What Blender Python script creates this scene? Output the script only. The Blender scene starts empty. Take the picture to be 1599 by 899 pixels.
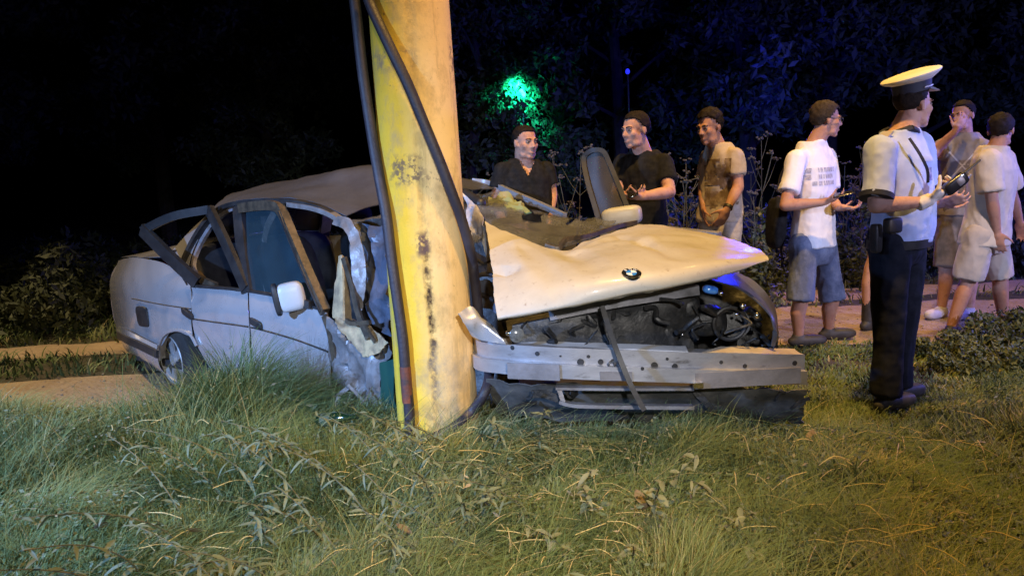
import bpy, bmesh, math, random
import numpy as np
from mathutils import Vector, Matrix, noise
from mathutils.bvhtree import BVHTree

random.seed(7)
rng = np.random.default_rng(7)
scene = bpy.context.scene
COL = scene.collection

# ------------------------------------------------------------------ camera
CAM_H, PITCH, ROLL, FPX = 1.42, 8.4, -3.2, 1255.0
cam_d = bpy.data.cameras.new('camera')
cam = bpy.data.objects.new('camera', cam_d)
COL.objects.link(cam)
cam.location = (0, 0, CAM_H)
CAM_R = Matrix.Rotation(math.radians(90 - PITCH), 3, 'X') @ Matrix.Rotation(math.radians(ROLL), 3, 'Z')
cam.rotation_euler = CAM_R.to_euler()
cam_d.sensor_width = 36.0
cam_d.lens = FPX / 1599.0 * 36.0
cam_d.clip_start = 0.05
cam_d.clip_end = 500
scene.camera = cam

# ------------------------------------------------------------------ world, view
w = bpy.data.worlds.new('World')
scene.world = w
w.use_nodes = True
nt = w.node_tree
sky = nt.nodes.new('ShaderNodeTexSky')
sky.sky_type = 'NISHITA'
sky.sun_disc = False
sky.sun_elevation = math.radians(-5.0)
sky.sun_rotation = math.radians(200)
bg = nt.nodes['Background']
nt.links.new(sky.outputs[0], bg.inputs[0])
bg.inputs[1].default_value = 0.006
scene.view_settings.view_transform = 'Standard'
scene.view_settings.look = 'None'
scene.view_settings.exposure = 0.0
scene.view_settings.gamma = 1.0
scene.cycles.use_denoising = True
scene.cycles.max_bounces = 6
scene.cycles.sample_clamp_indirect = 4.0


# ------------------------------------------------------------------ lights: a night street
def lamp(name, kind, loc, target, color, power, size=0.1, spot=100, blend=0.5):
    d = bpy.data.lights.new(name, kind)
    d.color = color
    d.energy = power
    if kind == 'SPOT':
        d.spot_size = math.radians(spot)
        d.spot_blend = blend
        d.shadow_soft_size = size
    elif kind == 'POINT':
        d.shadow_soft_size = size
    o = bpy.data.objects.new(name, d)
    COL.objects.link(o)
    o.location = loc
    dv = Vector(target) - Vector(loc)
    o.rotation_euler = dv.to_track_quat('-Z', 'Y').to_euler()
    return o


WARM = (1.0, 0.68, 0.25)
LAMP_AT = (1.35, 2.45, 7.75)
lamp('street_lamp_light', 'SPOT', LAMP_AT, (0.05, 4.7, 0.4), (1.0, 0.58, 0.14), 3100, 0.15, 78, 1.0)
lamp('next_street_lamp_light', 'SPOT', (-7.5, 8.0, 7.5), (-5.4, 6.3, 0), (1.0, 0.72, 0.38), 3200, 0.15, 60, 1.0)
lamp('added_track_fill', 'SPOT', (4.2, 8.6, 7.2), (2.9, 6.5, 0), (1.0, 0.58, 0.16), 1350, 0.15, 58, 1.0)  # unseen lamp added to brighten the right track and the shoulders
lamp('road_headlight', 'SPOT', (-4.4, 0.1, 2.5), (-1.95, 3.9, 0.1), (0.26, 0.48, 1.0), 3500, 0.12, 64, 1.0)
lamp('torch_light', 'SPOT', (0.40, -0.35, 1.90), (-0.25, 3.1, 0.62), (1.0, 0.95, 0.90), 600, 0.06, 56, 1.0)
lamp('added_shirt_fill', 'SPOT', (4.9, 0.4, 2.5), (2.75, 5.5, 1.0), (0.62, 0.63, 1.0), 1250, 0.10, 40, 1.0)  # unseen fill added to put bluish light on the shirts
lamp('blue_beacon_light', 'POINT', (6.5, 5.6, 2.1), (2, 5, 1), (0.16, 0.17, 1.0), 520, 0.08)
lamp('far_beacon_light', 'POINT', (3.1, 9.7, 1.9), (2, 12, 1), (0.01, 0.02, 1.0), 210, 0.08)


# ------------------------------------------------------------------ points from image pixels, each at a chosen distance
def ray(px, py):
    return CAM_R @ Vector(((px - 799.5) / FPX, -(py - 449.5) / FPX, -1.0))


def P(px, py, Y):
    d = ray(px, py)
    return Vector((0, 0, CAM_H)) + d * (Y / d.y)


SN = Vector((0.628, 0.778, 0)).normalized()
SD = Vector((0.778, -0.628, 0)).normalized()
SQ = Vector((-2.40, 5.9, 0))


def S(px, py, inset=0.0):       # on the upright plane of the car's right side, inset metres inward
    d = ray(px, py)
    c = Vector((0, 0, CAM_H))
    t = (SN.dot(SQ - c) + inset) / SN.dot(d)
    return c + d * t


def W(a, inset, z):             # along the rear body, inward, up
    p = SQ + SD * a + SN * inset
    return Vector((p.x, p.y, z))


POLE_X, POLE_Y, POLE_R = -0.402, 3.86, 0.195


def K(px, py, off=0.03):        # on the pole's surface
    d = ray(px, py)
    a = d.x * d.x + d.y * d.y
    b = -2 * (d.x * POLE_X + d.y * POLE_Y)
    r = POLE_R + off
    c = POLE_X ** 2 + POLE_Y ** 2 - r * r
    q = b * b - 4 * a * c
    t = (-b - math.sqrt(max(q, 0))) / (2 * a)
    return Vector((0, 0, CAM_H)) + d * t


# ------------------------------------------------------------------ terrain
def sstep(a, b, x):
    t = np.clip((x - a) / (b - a), 0, 1)
    return t * t * (3 - 2 * t)


def vnoise(x, y, s=1.0, seed=0.0):
    x = np.asarray(x, float) * s + seed
    y = np.asarray(y, float) * s - seed * 0.7
    return (np.sin(1.7 * x + 1.3 * np.sin(1.1 * y)) * np.cos(1.9 * y + 1.1 * np.sin(1.3 * x + 2.0)) +
            0.5 * np.sin(3.9 * x + 2.0 * y + 1.0) * np.cos(3.1 * y - 1.7 * x))


def terr(x, y):
    x = np.asarray(x, float)
    y = np.asarray(y, float)
    near = 0.08 * (1 - sstep(3.9, 5.0, y + 0.35 * np.minimum(x, 0)))
    left = -0.17 * sstep(-0.3, -1.8, x) * sstep(4.4, 5.4, y)
    right = -0.06 * sstep(1.0, 2.0, x) * (1 - sstep(3.6, 5.0, y))
    z = near + left + right + 0.022 * vnoise(x, y, 1.3) * (1 - 0.6 * sstep(5, 7, y))
    z = z + 0.03 * vnoise(x, y, 2.6, 3.0) * (1 - sstep(3.6, 4.4, y))
    z = z - 0.055 * np.exp(-((x - 1.95) / .8) ** 2 - ((y - 4.2) / .7) ** 2)
    z = z + 0.9 * sstep(12, 34, y) + 0.15 * vnoise(x, y, 0.25) * sstep(9, 14, y)
    return z


def tz(x, y):
    return float(terr(x, y))


# ------------------------------------------------------------------ mesh helpers
class MB:
    def __init__(s):
        s.v = []
        s.f = []
        s.m = []

    def add(s, vs, fs, mi=0):
        b = len(s.v)
        s.v.extend(Vector(v) for v in vs)
        for f in fs:
            s.f.append(tuple(i + b for i in f))
            s.m.append(mi)
        return s

    def cone(s, p0, r0, p1, r1, n=14, mi=0, caps=True, sx=1.0, xdir=None):
        p0, p1 = Vector(p0), Vector(p1)
        ax = (p1 - p0).normalized()
        x = Vector(xdir) if xdir is not None else (Vector((0, 0, 1)) if abs(ax.z) < 0.9 else Vector((1, 0, 0)))
        x = (x - ax * x.dot(ax)).normalized()
        y = ax.cross(x)
        vs = []
        for p, r in ((p0, r0), (p1, r1)):
            for k in range(n):
                a = 2 * math.pi * k / n
                vs.append(p + x * (math.cos(a) * r * sx) + y * (math.sin(a) * r))
        fs = [(k, (k + 1) % n, n + (k + 1) % n, n + k) for k in range(n)]
        if caps:
            fs += [tuple(range(n - 1, -1, -1)), tuple(range(n, 2 * n))]
        return s.add(vs, fs, mi)

    def ell(s, c, ax, n=14, m=9, mi=0, e=1.0):
        """closed (super)ellipsoid; ax = three half-axis vectors; e<1 makes it boxy"""
        c = Vector(c)
        a, b, d = (Vector(q) for q in ax)

        def pw(t):
            return math.copysign(abs(t) ** e, t)
        vs = [c + d]
        for i in range(1, m):
            th = math.pi * i / m
            for k in range(n):
                ph = 2 * math.pi * (k + 0.5) / n
                vs.append(c + a * (pw(math.sin(th)) * pw(math.cos(ph))) + b * (pw(math.sin(th)) * pw(math.sin(ph))) + d * pw(math.cos(th)))
        vs.append(c - d)
        fs = [(0, 1 + k, 1 + (k + 1) % n) for k in range(n)]
        for i in range(m - 2):
            o = 1 + i * n
            fs += [(o + k, o + n + k, o + n + (k + 1) % n, o + (k + 1) % n) for k in range(n)]
        o = 1 + (m - 2) * n
        L = len(vs) - 1
        fs += [(L, o + (k + 1) % n, o + k) for k in range(n)]
        return s.add(vs, fs, mi)

    def cap(s, p0, r0, p1, r1, n=14, mi=0):
        s.cone(p0, r0, p1, r1, n, mi)
        for p, r in ((p0, r0), (p1, r1)):
            s.ell(p, ((r, 0, 0), (0, r, 0), (0, 0, r)), n, 8, mi)
        return s

    def box(s, c, ax, mi=0):
        c = Vector(c)
        a, b, d = (Vector(q) for q in ax)
        vs = [c + a * i + b * j + d * k for k in (-1, 1) for j in (-1, 1) for i in (-1, 1)]
        return s.add(vs, [(0, 2, 3, 1), (4, 5, 7, 6), (0, 1, 5, 4), (2, 6, 7, 3), (0, 4, 6, 2), (1, 3, 7, 5)], mi)

    def tube(s, pts, r, n=10, mi=0, flat=1.0, up=None):
        pts = [Vector(p) for p in pts]
        rs = r if isinstance(r, (list, tuple)) else [r] * len(pts)
        vs, fs = [], []
        x = None
        for i, p in enumerate(pts):
            t = (pts[min(i + 1, len(pts) - 1)] - pts[max(i - 1, 0)]).normalized()
            if x is None:
                x = Vector(up) if up is not None else (Vector((0, 0, 1)) if abs(t.z) < 0.9 else Vector((1, 0, 0)))
            x = (x - t * x.dot(t)).normalized()
            y = t.cross(x)
            for k in range(n):
                a = 2 * math.pi * k / n
                vs.append(p + x * (math.cos(a) * rs[i]) + y * (math.sin(a) * rs[i] * flat))
        for i in range(len(pts) - 1):
            fs += [(i * n + k, i * n + (k + 1) % n, (i + 1) * n + (k + 1) % n, (i + 1) * n + k) for k in range(n)]
        fs += [tuple(range(n - 1, -1, -1)), tuple(range((len(pts) - 1) * n, len(pts) * n))]
        return s.add(vs, fs, mi)

    def bar(s, pts, wd, th, up=None, mi=0):
        """rectangular section swept along pts: wd across 'up', th along the other"""
        pts = [Vector(p) for p in pts]
        vs, fs = [], []
        for i, p in enumerate(pts):
            t = (pts[min(i + 1, len(pts) - 1)] - pts[max(i - 1, 0)]).normalized()
            u = Vector(up) if up is not None else Vector((0, 0, 1))
            u = (u - t * u.dot(t)).normalized()
            q = t.cross(u)
            for a, b in ((-1, -1), (1, -1), (1, 1), (-1, 1)):
                vs.append(p + u * (a * wd / 2) + q * (b * th / 2))
        for i in range(len(pts) - 1):
            fs += [(i * 4 + k, i * 4 + (k + 1) % 4, i * 4 + 4 + (k + 1) % 4, i * 4 + 4 + k) for k in range(4)]
        n = len(pts) * 4
        fs += [(3, 2, 1, 0), (n - 4, n - 3, n - 2, n - 1)]
        return s.add(vs, fs, mi)

    def lathe(s, p0, ax, prof, n=24, mi=0):
        """prof: (distance along ax, radius)"""
        p0, ax = Vector(p0), Vector(ax).normalized()
        x = Vector((0, 0, 1)) if abs(ax.z) < 0.9 else Vector((1, 0, 0))
        x = (x - ax * x.dot(ax)).normalized()
        y = ax.cross(x)
        vs = [p0 + ax * h + x * (math.cos(2 * math.pi * k / n) * r) + y * (math.sin(2 * math.pi * k / n) * r) for h, r in prof for k in range(n)]
        fs = []
        for i in range(len(prof) - 1):
            fs += [(i * n + k, i * n + (k + 1) % n, (i + 1) * n + (k + 1) % n, (i + 1) * n + k) for k in range(n)]
        fs += [tuple(range(n - 1, -1, -1)), tuple(range((len(prof) - 1) * n, len(prof) * n))]
        return s.add(vs, fs, mi)


ROOTLOC = {}


def link(name, me, parent=None):
    o = bpy.data.objects.new(name, me)
    COL.objects.link(o)
    if parent is not None:
        o.parent = parent
    return o


def rootloc(o):
    while o.parent is not None:
        o = o.parent
    return Vector(o.location)


def mesh_obj(name, vs, fs, mat, parent=None, origin=None, smooth=True, sharp=35, mi=None):
    """one mesh object; vs in world coordinates"""
    off = rootloc(parent) if parent is not None else Vector(origin if origin is not None else (0, 0, 0))
    me = bpy.data.meshes.new(name)
    me.from_pydata([tuple(Vector(v) - off) for v in vs], [], fs)
    for m in (mat if isinstance(mat, (list, tuple)) else [mat]):
        me.materials.append(m)
    if mi is not None:
        me.polygons.foreach_set('material_index', mi)
    if smooth:
        me.shade_smooth()
        if sharp:
            me.set_sharp_from_angle(angle=math.radians(sharp))
    me.update()
    o = link(name, me, parent)
    if parent is None:
        o.location = off
    return o


def build(name, mb, mat, parent=None, origin=None, smooth=True, sharp=35):
    return mesh_obj(name, mb.v, mb.f, mat, parent, origin, smooth, sharp, mb.m if isinstance(mat, (list, tuple)) else None)


def tag(o, label=None, cat=None, group=None, kind=None):
    if label:
        o['label'] = label
    if cat:
        o['category'] = cat
    if group:
        o['group'] = group
    if kind:
        o['kind'] = kind
    return o


def thing(name, loc, label, cat, group=None):
    o = bpy.data.objects.new(name, None)
    COL.objects.link(o)
    o.location = loc
    o.empty_display_size = 0.1
    return tag(o, label, cat, group)


def cr(p0, p1, p2, p3, t):
    return 0.5 * ((2 * p1) + (p2 - p0) * t + (2 * p0 - 5 * p1 + 4 * p2 - p3) * t * t + (3 * p1 - p0 - 3 * p2 + p3) * t ** 3)


def dense(pts, sub):
    """Catmull-Rom along a list of vectors"""
    pts = [Vector(p) for p in pts]
    out = []
    n = len(pts)
    for i in range(n - 1):
        a = pts[i - 1] if i > 0 else pts[0] * 2 - pts[1]
        d = pts[i + 2] if i + 2 < n else pts[-1] * 2 - pts[-2]
        for k in range(sub):
            out.append(cr(a, pts[i], pts[i + 1], d, k / sub))
    out.append(pts[-1])
    return out


def grid_pts(ctrl, su, sv):
    rows = [dense(r, su) for r in ctrl]
    cols = [dense([rows[i][j] for i in range(len(rows))], sv) for j in range(len(rows[0]))]
    return [[cols[j][i] for j in range(len(cols))] for i in range(len(cols[0]))]


def crease(p, f, seed):
    q = p * f + Vector((seed * 3.1, seed * 1.7, -seed))
    return (1 - abs(noise.noise(q)) * 2.2) * 0.6 + (1 - abs(noise.noise(q * 2.3 + Vector((5, 1, 2)))) * 2.2) * 0.4 - 0.45


def sheet(name, ctrl, mat, parent=None, su=5, sv=5, th=0.004, dent=0.0, df=4.0, seed=1.0, edge=0.0, sharp=35, origin=None, raw=False, holes=None, folds=()):
    """sheet metal: a smooth surface through the control grid, dented, with real thickness"""
    g = grid_pts(ctrl, su, sv)
    R, C = len(g), len(g[0])
    nrm = [[None] * C for _ in range(R)]
    for i in range(R):
        for j in range(C):
            du = g[i][min(j + 1, C - 1)] - g[i][max(j - 1, 0)]
            dv = g[min(i + 1, R - 1)][j] - g[max(i - 1, 0)][j]
            nn = dv.cross(du)
            nrm[i][j] = nn.normalized() if nn.length > 1e-9 else Vector((0, 0, 1))
    vs = []
    for i in range(R):
        for j in range(C):
            p = g[i][j]
            if dent:
                p = p + nrm[i][j] * (crease(p, df, seed) * dent)
            for fa, fb, amp, wd in folds:
                ab = fb - fa
                tt = max(0.0, min(1.0, (g[i][j] - fa).dot(ab) / ab.length_squared))
                dd = (g[i][j] - fa - ab * tt).length / wd
                if dd < 1:
                    p = p + nrm[i][j] * (amp * (1 - dd) * (1 - .3 * abs(2 * tt - 1)))
            if edge and (i in (0, R - 1) or j in (0, C - 1)):
                p = p + Vector((noise.noise(p * 23), noise.noise(p * 19 + Vector((3, 1, 4))), noise.noise(p * 21 + Vector((7, 2, 9))))) * edge
            vs.append(p)
    N = R * C
    vs += [vs[k] - nrm[k // C][k % C] * th for k in range(N)]
    fs = []
    for i in range(R - 1):
        for j in range(C - 1):
            if holes and holes(i / (R - 1), j / (C - 1)):
                continue
            a = i * C + j
            fs.append((a, a + 1, a + C + 1, a + C))
            fs.append((N + a + C, N + a + C + 1, N + a + 1, N + a))
    rim = [(0, j) for j in range(C)] + [(i, C - 1) for i in range(1, R)] + [(R - 1, j) for j in range(C - 2, -1, -1)] + [(i, 0) for i in range(R - 2, 0, -1)]
    idx = [i * C + j for i, j in rim]
    for k in range(len(idx)):
        a, b = idx[k], idx[(k + 1) % len(idx)]
        fs.append((b, a, N + a, N + b))
    if raw:
        return vs, fs
    return mesh_obj(name, vs, fs, mat, parent, origin, True, sharp)


def remesh(mb, voxel, smooth=4, ratio=1.0, name='tmp'):
    me = bpy.data.meshes.new(name)
    me.from_pydata([tuple(v) for v in mb.v], [], mb.f)
    o = bpy.data.objects.new(name, me)
    COL.objects.link(o)
    m = o.modifiers.new('r', 'REMESH')
    m.mode = 'VOXEL'
    m.voxel_size = voxel
    if smooth:
        m = o.modifiers.new('s', 'SMOOTH')
        m.iterations = smooth
        m.factor = 0.5
    if ratio < 1:
        m = o.modifiers.new('d', 'DECIMATE')
        m.ratio = ratio
    dg = bpy.context.evaluated_depsgraph_get()
    ev = o.evaluated_get(dg)
    em = ev.to_mesh()
    vs = [v.co.copy() for v in em.vertices]
    fs = [tuple(p.vertices) for p in em.polygons]
    ns = [v.normal.copy() for v in em.vertices]
    ev.to_mesh_clear()
    bpy.data.objects.remove(o)
    bpy.data.meshes.remove(me)
    return vs, fs, ns


# ------------------------------------------------------------------ materials
MATS = {}


def mat(name, c1, c2=None, scale=6.0, rough=0.6, metal=0.0, bump=0.0, bscale=60.0, detail=5.0, lo=0.4, hi=0.65, c3=None, scale3=1.5, lo3=0.5, hi3=0.7, coat=0.0, spec=0.5, bdist=0.01, bdet=4.0, emit=None, trans=0.0, alpha=1.0, rough2=None, attr=None, stretch=None, sss=0.0, sheen=0.0):
    if name in MATS:
        return MATS[name]
    m = bpy.data.materials.new(name)
    MATS[name] = m
    m.use_nodes = True
    t = m.node_tree
    b = t.nodes['Principled BSDF']
    b.inputs['Roughness'].default_value = rough
    b.inputs['Metallic'].default_value = metal
    b.inputs['Specular IOR Level'].default_value = spec
    b.inputs['Coat Weight'].default_value = coat
    b.inputs['Coat Roughness'].default_value = 0.12
    b.inputs['Transmission Weight'].default_value = trans
    b.inputs['Alpha'].default_value = alpha
    if sss:
        b.inputs['Subsurface Weight'].default_value = sss
        b.inputs['Subsurface Radius'].default_value = (0.012, 0.005, 0.003)
    if sheen:
        b.inputs['Sheen Weight'].default_value = sheen
    if emit:
        b.inputs['Emission Color'].default_value = (*emit[0], 1)
        b.inputs['Emission Strength'].default_value = emit[1]
    tc = t.nodes.new('ShaderNodeTexCoord')
    vec = tc.outputs['Object']
    if stretch:
        mp = t.nodes.new('ShaderNodeMapping')
        mp.inputs['Scale'].default_value = stretch
        t.links.new(vec, mp.inputs['Vector'])
        vec = mp.outputs[0]

    def nz(sc, det):
        n = t.nodes.new('ShaderNodeTexNoise')
        n.inputs['Scale'].default_value = sc
        n.inputs['Detail'].default_value = det
        n.inputs['Roughness'].default_value = 0.65
        t.links.new(vec, n.inputs['Vector'])
        return n.outputs['Fac']

    def ramp(fac, a, bb):
        r = t.nodes.new('ShaderNodeMapRange')
        r.inputs['From Min'].default_value = a
        r.inputs['From Max'].default_value = bb
        t.links.new(fac, r.inputs['Value'])
        return r.outputs[0]

    def mix(fac, a, bb):
        x = t.nodes.new('ShaderNodeMix')
        x.data_type = 'RGBA'
        t.links.new(fac, x.inputs['Factor'])
        for val, sck in ((a, 'A'), (bb, 'B')):
            s = [i for i in x.inputs if i.name == sck and i.type == 'RGBA'][0]
            if isinstance(val, tuple):
                s.default_value = (*val, 1)
            else:
                t.links.new(val, s)
        return [o for o in x.outputs if o.type == 'RGBA'][0]
    col = c1
    if attr:
        at = t.nodes.new('ShaderNodeAttribute')
        at.attribute_name = attr
        col = mix(ramp(at.outputs['Fac'], 0, 1), c1, c2)
        if c3:
            col = mix(ramp(at.outputs['Fac'], 0.75, 1.0), col, c3)
    else:
        if c2:
            f = ramp(nz(scale, detail), lo, hi)
            col = mix(f, c1, c2)
            if rough2 is not None:
                rr = t.nodes.new('ShaderNodeMapRange')
                rr.inputs['To Min'].default_value = rough
                rr.inputs['To Max'].default_value = rough2
                t.links.new(f, rr.inputs['Value'])
                t.links.new(rr.outputs[0], b.inputs['Roughness'])
        if c3:
            col = mix(ramp(nz(scale3, detail), lo3, hi3), col, c3)
    if isinstance(col, tuple):
        b.inputs['Base Color'].default_value = (*col, 1)
    else:
        t.links.new(col, b.inputs['Base Color'])
    if bump:
        bp = t.nodes.new('ShaderNodeBump')
        bp.inputs['Strength'].default_value = bump
        bp.inputs['Distance'].default_value = bdist
        t.links.new(nz(bscale, bdet), bp.inputs['Height'])
        t.links.new(bp.outputs[0], b.inputs['Normal'])
    return m


PAINT = mat('car_paint', (0.40, 0.405, 0.43), (0.32, 0.32, 0.34), 3.0, 0.24, 0.30, 0.04, 30, 8, 0.45, 0.75, (0.20, 0.185, 0.17), 30, 0.60, 0.80, coat=0.8, rough2=0.4)
TORN = mat('torn_metal', (0.27, 0.265, 0.275), (0.16, 0.14, 0.13), 9.0, 0.42, 0.25, 0.3, 40, 8, 0.4, 0.65, (0.10, 0.08, 0.07), 5, 0.58, 0.7)
BARE = mat('aluminium', (0.50, 0.49, 0.50), (0.32, 0.31, 0.32), 5.0, 0.42, 0.55, 0.12, 90, 8, 0.35, 0.7, (0.15, 0.14, 0.13), 9, 0.60, 0.74, stretch=(1, 1, 3))
BLACK = mat('black_plastic', (0.015, 0.015, 0.017), (0.035, 0.034, 0.035), 8, 0.5, 0, 0.1, 60)
RUBBER = mat('rubber', (0.018, 0.018, 0.018), (0.04, 0.037, 0.033), 12, 0.75, 0, 0.2, 90)
BAY = mat('engine_grime', (0.018, 0.019, 0.021), (0.075, 0.074, 0.074), 14, 0.45, 0.2, 0.4, 50, 6, 0.45, 0.75)
ROOFP = mat('roof_paint_dim', (0.125, 0.13, 0.155), (0.075, 0.075, 0.09), 4.0, 0.30, 0.3, 0.08, 30, 8, 0.4, 0.7, (0.12, 0.11, 0.11), 15, 0.60, 0.78, coat=0.2, rough2=0.6)  # dirty car paint, darkened further for the dim light on the roof
HOODP = mat('hood_paint', (0.47, 0.44, 0.38), (0.38, 0.345, 0.29), 3.0, 0.44, 0.0, 0.10, 30, 8, 0.45, 0.75, (0.26, 0.21, 0.16), 30, 0.60, 0.74, coat=0.2, rough2=0.55)  # car paint with the street lamp's yellow put into its colour
CABIN = mat('cabin_cloth', (0.012, 0.012, 0.015), (0.03, 0.03, 0.034), 10, 0.9, 0, 0.1, 100)
BRONZE = mat('brown_trim', (0.055, 0.045, 0.035), (0.14, 0.105, 0.07), 14, 0.4, 0.3, 0.1, 60)  # mottled brown trim


# ------------------------------------------------------------------ where a thing shows, for its label
def to_px(p):
    q = CAM_R.transposed() @ (Vector(p) - Vector((0, 0, CAM_H)))
    return 799.5 + FPX * q.x / -q.z, 449.5 - FPX * q.y / -q.z


ORD = 'first second third fourth fifth sixth seventh eighth ninth tenth eleventh twelfth thirteenth fourteenth fifteenth sixteenth'.split()
BACKMARKS = ((-1e9, 'at the far left edge', 60), (60, "beyond the car's trunk", 330), (330, "beyond the car's roof", 560), (560, 'behind the yellow post', 722), (722, 'behind the man in the black v-neck', 885), (885, 'behind the man in the black crew-neck', 1062),
             (1062, 'behind the man in the tan T-shirt', 1172), (1172, 'behind the man in the white T-shirt', 1340), (1340, 'behind the police officer', 1475), (1475, 'behind the man in the cream T-shirt', 1e9))
FRONTMARKS = ((-1e9, 'in front of the dirt track', 290), (290, 'in front of the car doors', 500), (500, 'in front of the crumpled fender', 605), (605, 'in front of the yellow post', 750), (750, 'in front of the bumper beam', 1e9))


def relabel(roots, base, marks, tail='from the left'):
    by = {}
    for o in roots:
        px = to_px(o.location)[0]
        by.setdefault(next(m for a, m, b in marks if a <= px < b), []).append((px, o))
    for m, ls in by.items():
        ls.sort(key=lambda q: q[0])
        for k, (_, o) in enumerate(ls):
            o['label'] = f'{base} {m}' + (f', {ORD[min(k, 15)]} {tail}' if len(ls) > 1 else '')


def in_view(p, pad=70):
    return -pad < to_px(p)[0] < 1599 + pad

# ================================================================== GROUND
SOIL = mat('soil', (0.045, 0.035, 0.022), (0.03, 0.036, 0.014), 3.0, 0.95, 0, 0.8, 30, 8, 0.35, 0.65, (0.08, 0.06, 0.035), 9, 0.55, 0.75)
DIRT = mat('dirt', (0.36, 0.275, 0.18), (0.26, 0.19, 0.115), 2.2, 0.95, 0, 1.0, 18, 9, 0.35, 0.65, (0.40, 0.30, 0.19), 17, 0.55, 0.70, bdist=.04)


def axis(stops):
    out = []
    for a, b, st in stops:
        n = max(1, int(round((b - a) / st)))
        out += [a + (b - a) * k / n for k in range(n)]
    out.append(stops[-1][1])
    return np.array(out)


gx = axis([(-90, -12, 6), (-12, -5, 0.5), (-5, 5, 0.11), (5, 12, 0.5), (12, 90, 6)])
gy = axis([(-12, 1.2, 1.2), (1.2, 9.5, 0.11), (9.5, 16, 0.5), (16, 120, 4)])
GX, GY = np.meshgrid(gx, gy)
GZ = terr(GX, GY)
nx, ny = len(gx), len(gy)
ii, jj = np.meshgrid(np.arange(ny - 1), np.arange(nx - 1), indexing='ij')
a = (ii * nx + jj).ravel()
gf = np.stack([a, a + 1, a + nx + 1, a + nx], 1)


def np_mesh(name, V, F, m, parent=None, smooth=True, attr=None):
    me = bpy.data.meshes.new(name)
    V = np.asarray(V, np.float32)
    F = np.asarray(F, np.int32)
    me.vertices.add(len(V))
    me.vertices.foreach_set('co', V.ravel())
    k = F.shape[1]
    me.loops.add(F.size)
    me.loops.foreach_set('vertex_index', F.ravel())
    me.polygons.add(len(F))
    me.polygons.foreach_set('loop_start', np.arange(0, F.size, k, dtype=np.int32))
    me.polygons.foreach_set('loop_total', np.full(len(F), k, np.int32))
    if attr is not None:
        at = me.attributes.new('tint', 'FLOAT', 'POINT')
        at.data.foreach_set('value', np.asarray(attr, np.float32))
    me.materials.append(m)
    me.update(calc_edges=True)
    if smooth:
        me.shade_smooth()
    return link(name, me, parent)


ground = np_mesh('ground', np.stack([GX, GY, GZ], 2).reshape(-1, 3), gf, SOIL)
tag(ground, kind='structure')


def track(cl, hw, seed):
    c = dense([Vector((x, y, 0)) for x, y in cl], 14)
    vs = []
    n = len(c)
    m = 13
    for i, p in enumerate(c):
        h = hw[0] + (hw[1] - hw[0]) * i / (n - 1)
        e0 = 0.14 * noise.noise(p * 1.6 + Vector((0, 0, seed))) + 0.05 * noise.noise(p * 6 + Vector((0, 0, seed)))
        e1 = 0.14 * noise.noise(p * 1.6 + Vector((9, 3, seed))) + 0.05 * noise.noise(p * 6 + Vector((4, 0, seed)))
        for k in range(m):
            t = k / (m - 1)
            y = p.y + (-h + e0) * (1 - t) + (h + e1) * t
            edge = min(t, 1 - t) * 2
            z = tz(p.x, y) + 0.022 * min(1, edge * 5) - 0.014 + 0.012 * noise.noise(Vector((p.x * 3, y * 5, seed)))
            vs.append((p.x, y, z))
    fs = [(i * m + k, i * m + k + 1, (i + 1) * m + k + 1, (i + 1) * m + k) for i in range(n - 1) for k in range(m - 1)]
    o = mesh_obj('dirt_track', [Vector(v) for v in vs], [f[::-1] for f in fs], DIRT, sharp=0)
    return tag(o, kind='structure')


TR1 = [(-13, 5.9), (-8, 6.0), (-5, 6.1), (-3, 6.3), (-1, 6.6), (1, 6.75), (3, 6.6), (6, 6.3), (11, 6.2)]
TR2 = [(-13, 8.1), (-8, 8.15), (-5, 8.15), (-2, 8.1), (1, 8.0), (4, 7.9), (8, 7.8), (12, 7.7)]
track(TR1, (0.72, 0.95), 1.0)
track(TR2, (0.42, 0.40), 2.0)


def on_track(x, y, grow=0.0):
    c1 = np.interp(x, [q[0] for q in TR1], [q[1] for q in TR1])
    c2 = np.interp(x, [q[0] for q in TR2], [q[1] for q in TR2])
    h1 = np.interp(x, [-13, 11], [0.72, 0.95])
    return (np.abs(y - c1) < h1 + grow) | (np.abs(y - c2) < 0.40 + grow)


# stones on the track
STONE = mat('stone', (0.30, 0.24, 0.17), (0.20, 0.16, 0.11), 12, 0.9, 0, 0.4, 40)
sm = MB()
for k in range(500):
    x = random.uniform(-5.5, 4.5)
    y = np.interp(x, [q[0] for q in TR1], [q[1] for q in TR1]) + random.uniform(-0.8, 0.8)
    r = random.uniform(0.004, 0.015)
    c = Vector((x, y, tz(x, y) + 0.01))
    sm.ell(c, (Vector((r, 0, 0.002)), Vector((0, r * random.uniform(0.6, 1), 0)), Vector((0, 0, r * 0.6))), 6, 4, e=0.8)
tag(build('gravel', sm, STONE, sharp=0), kind='stuff')

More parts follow.
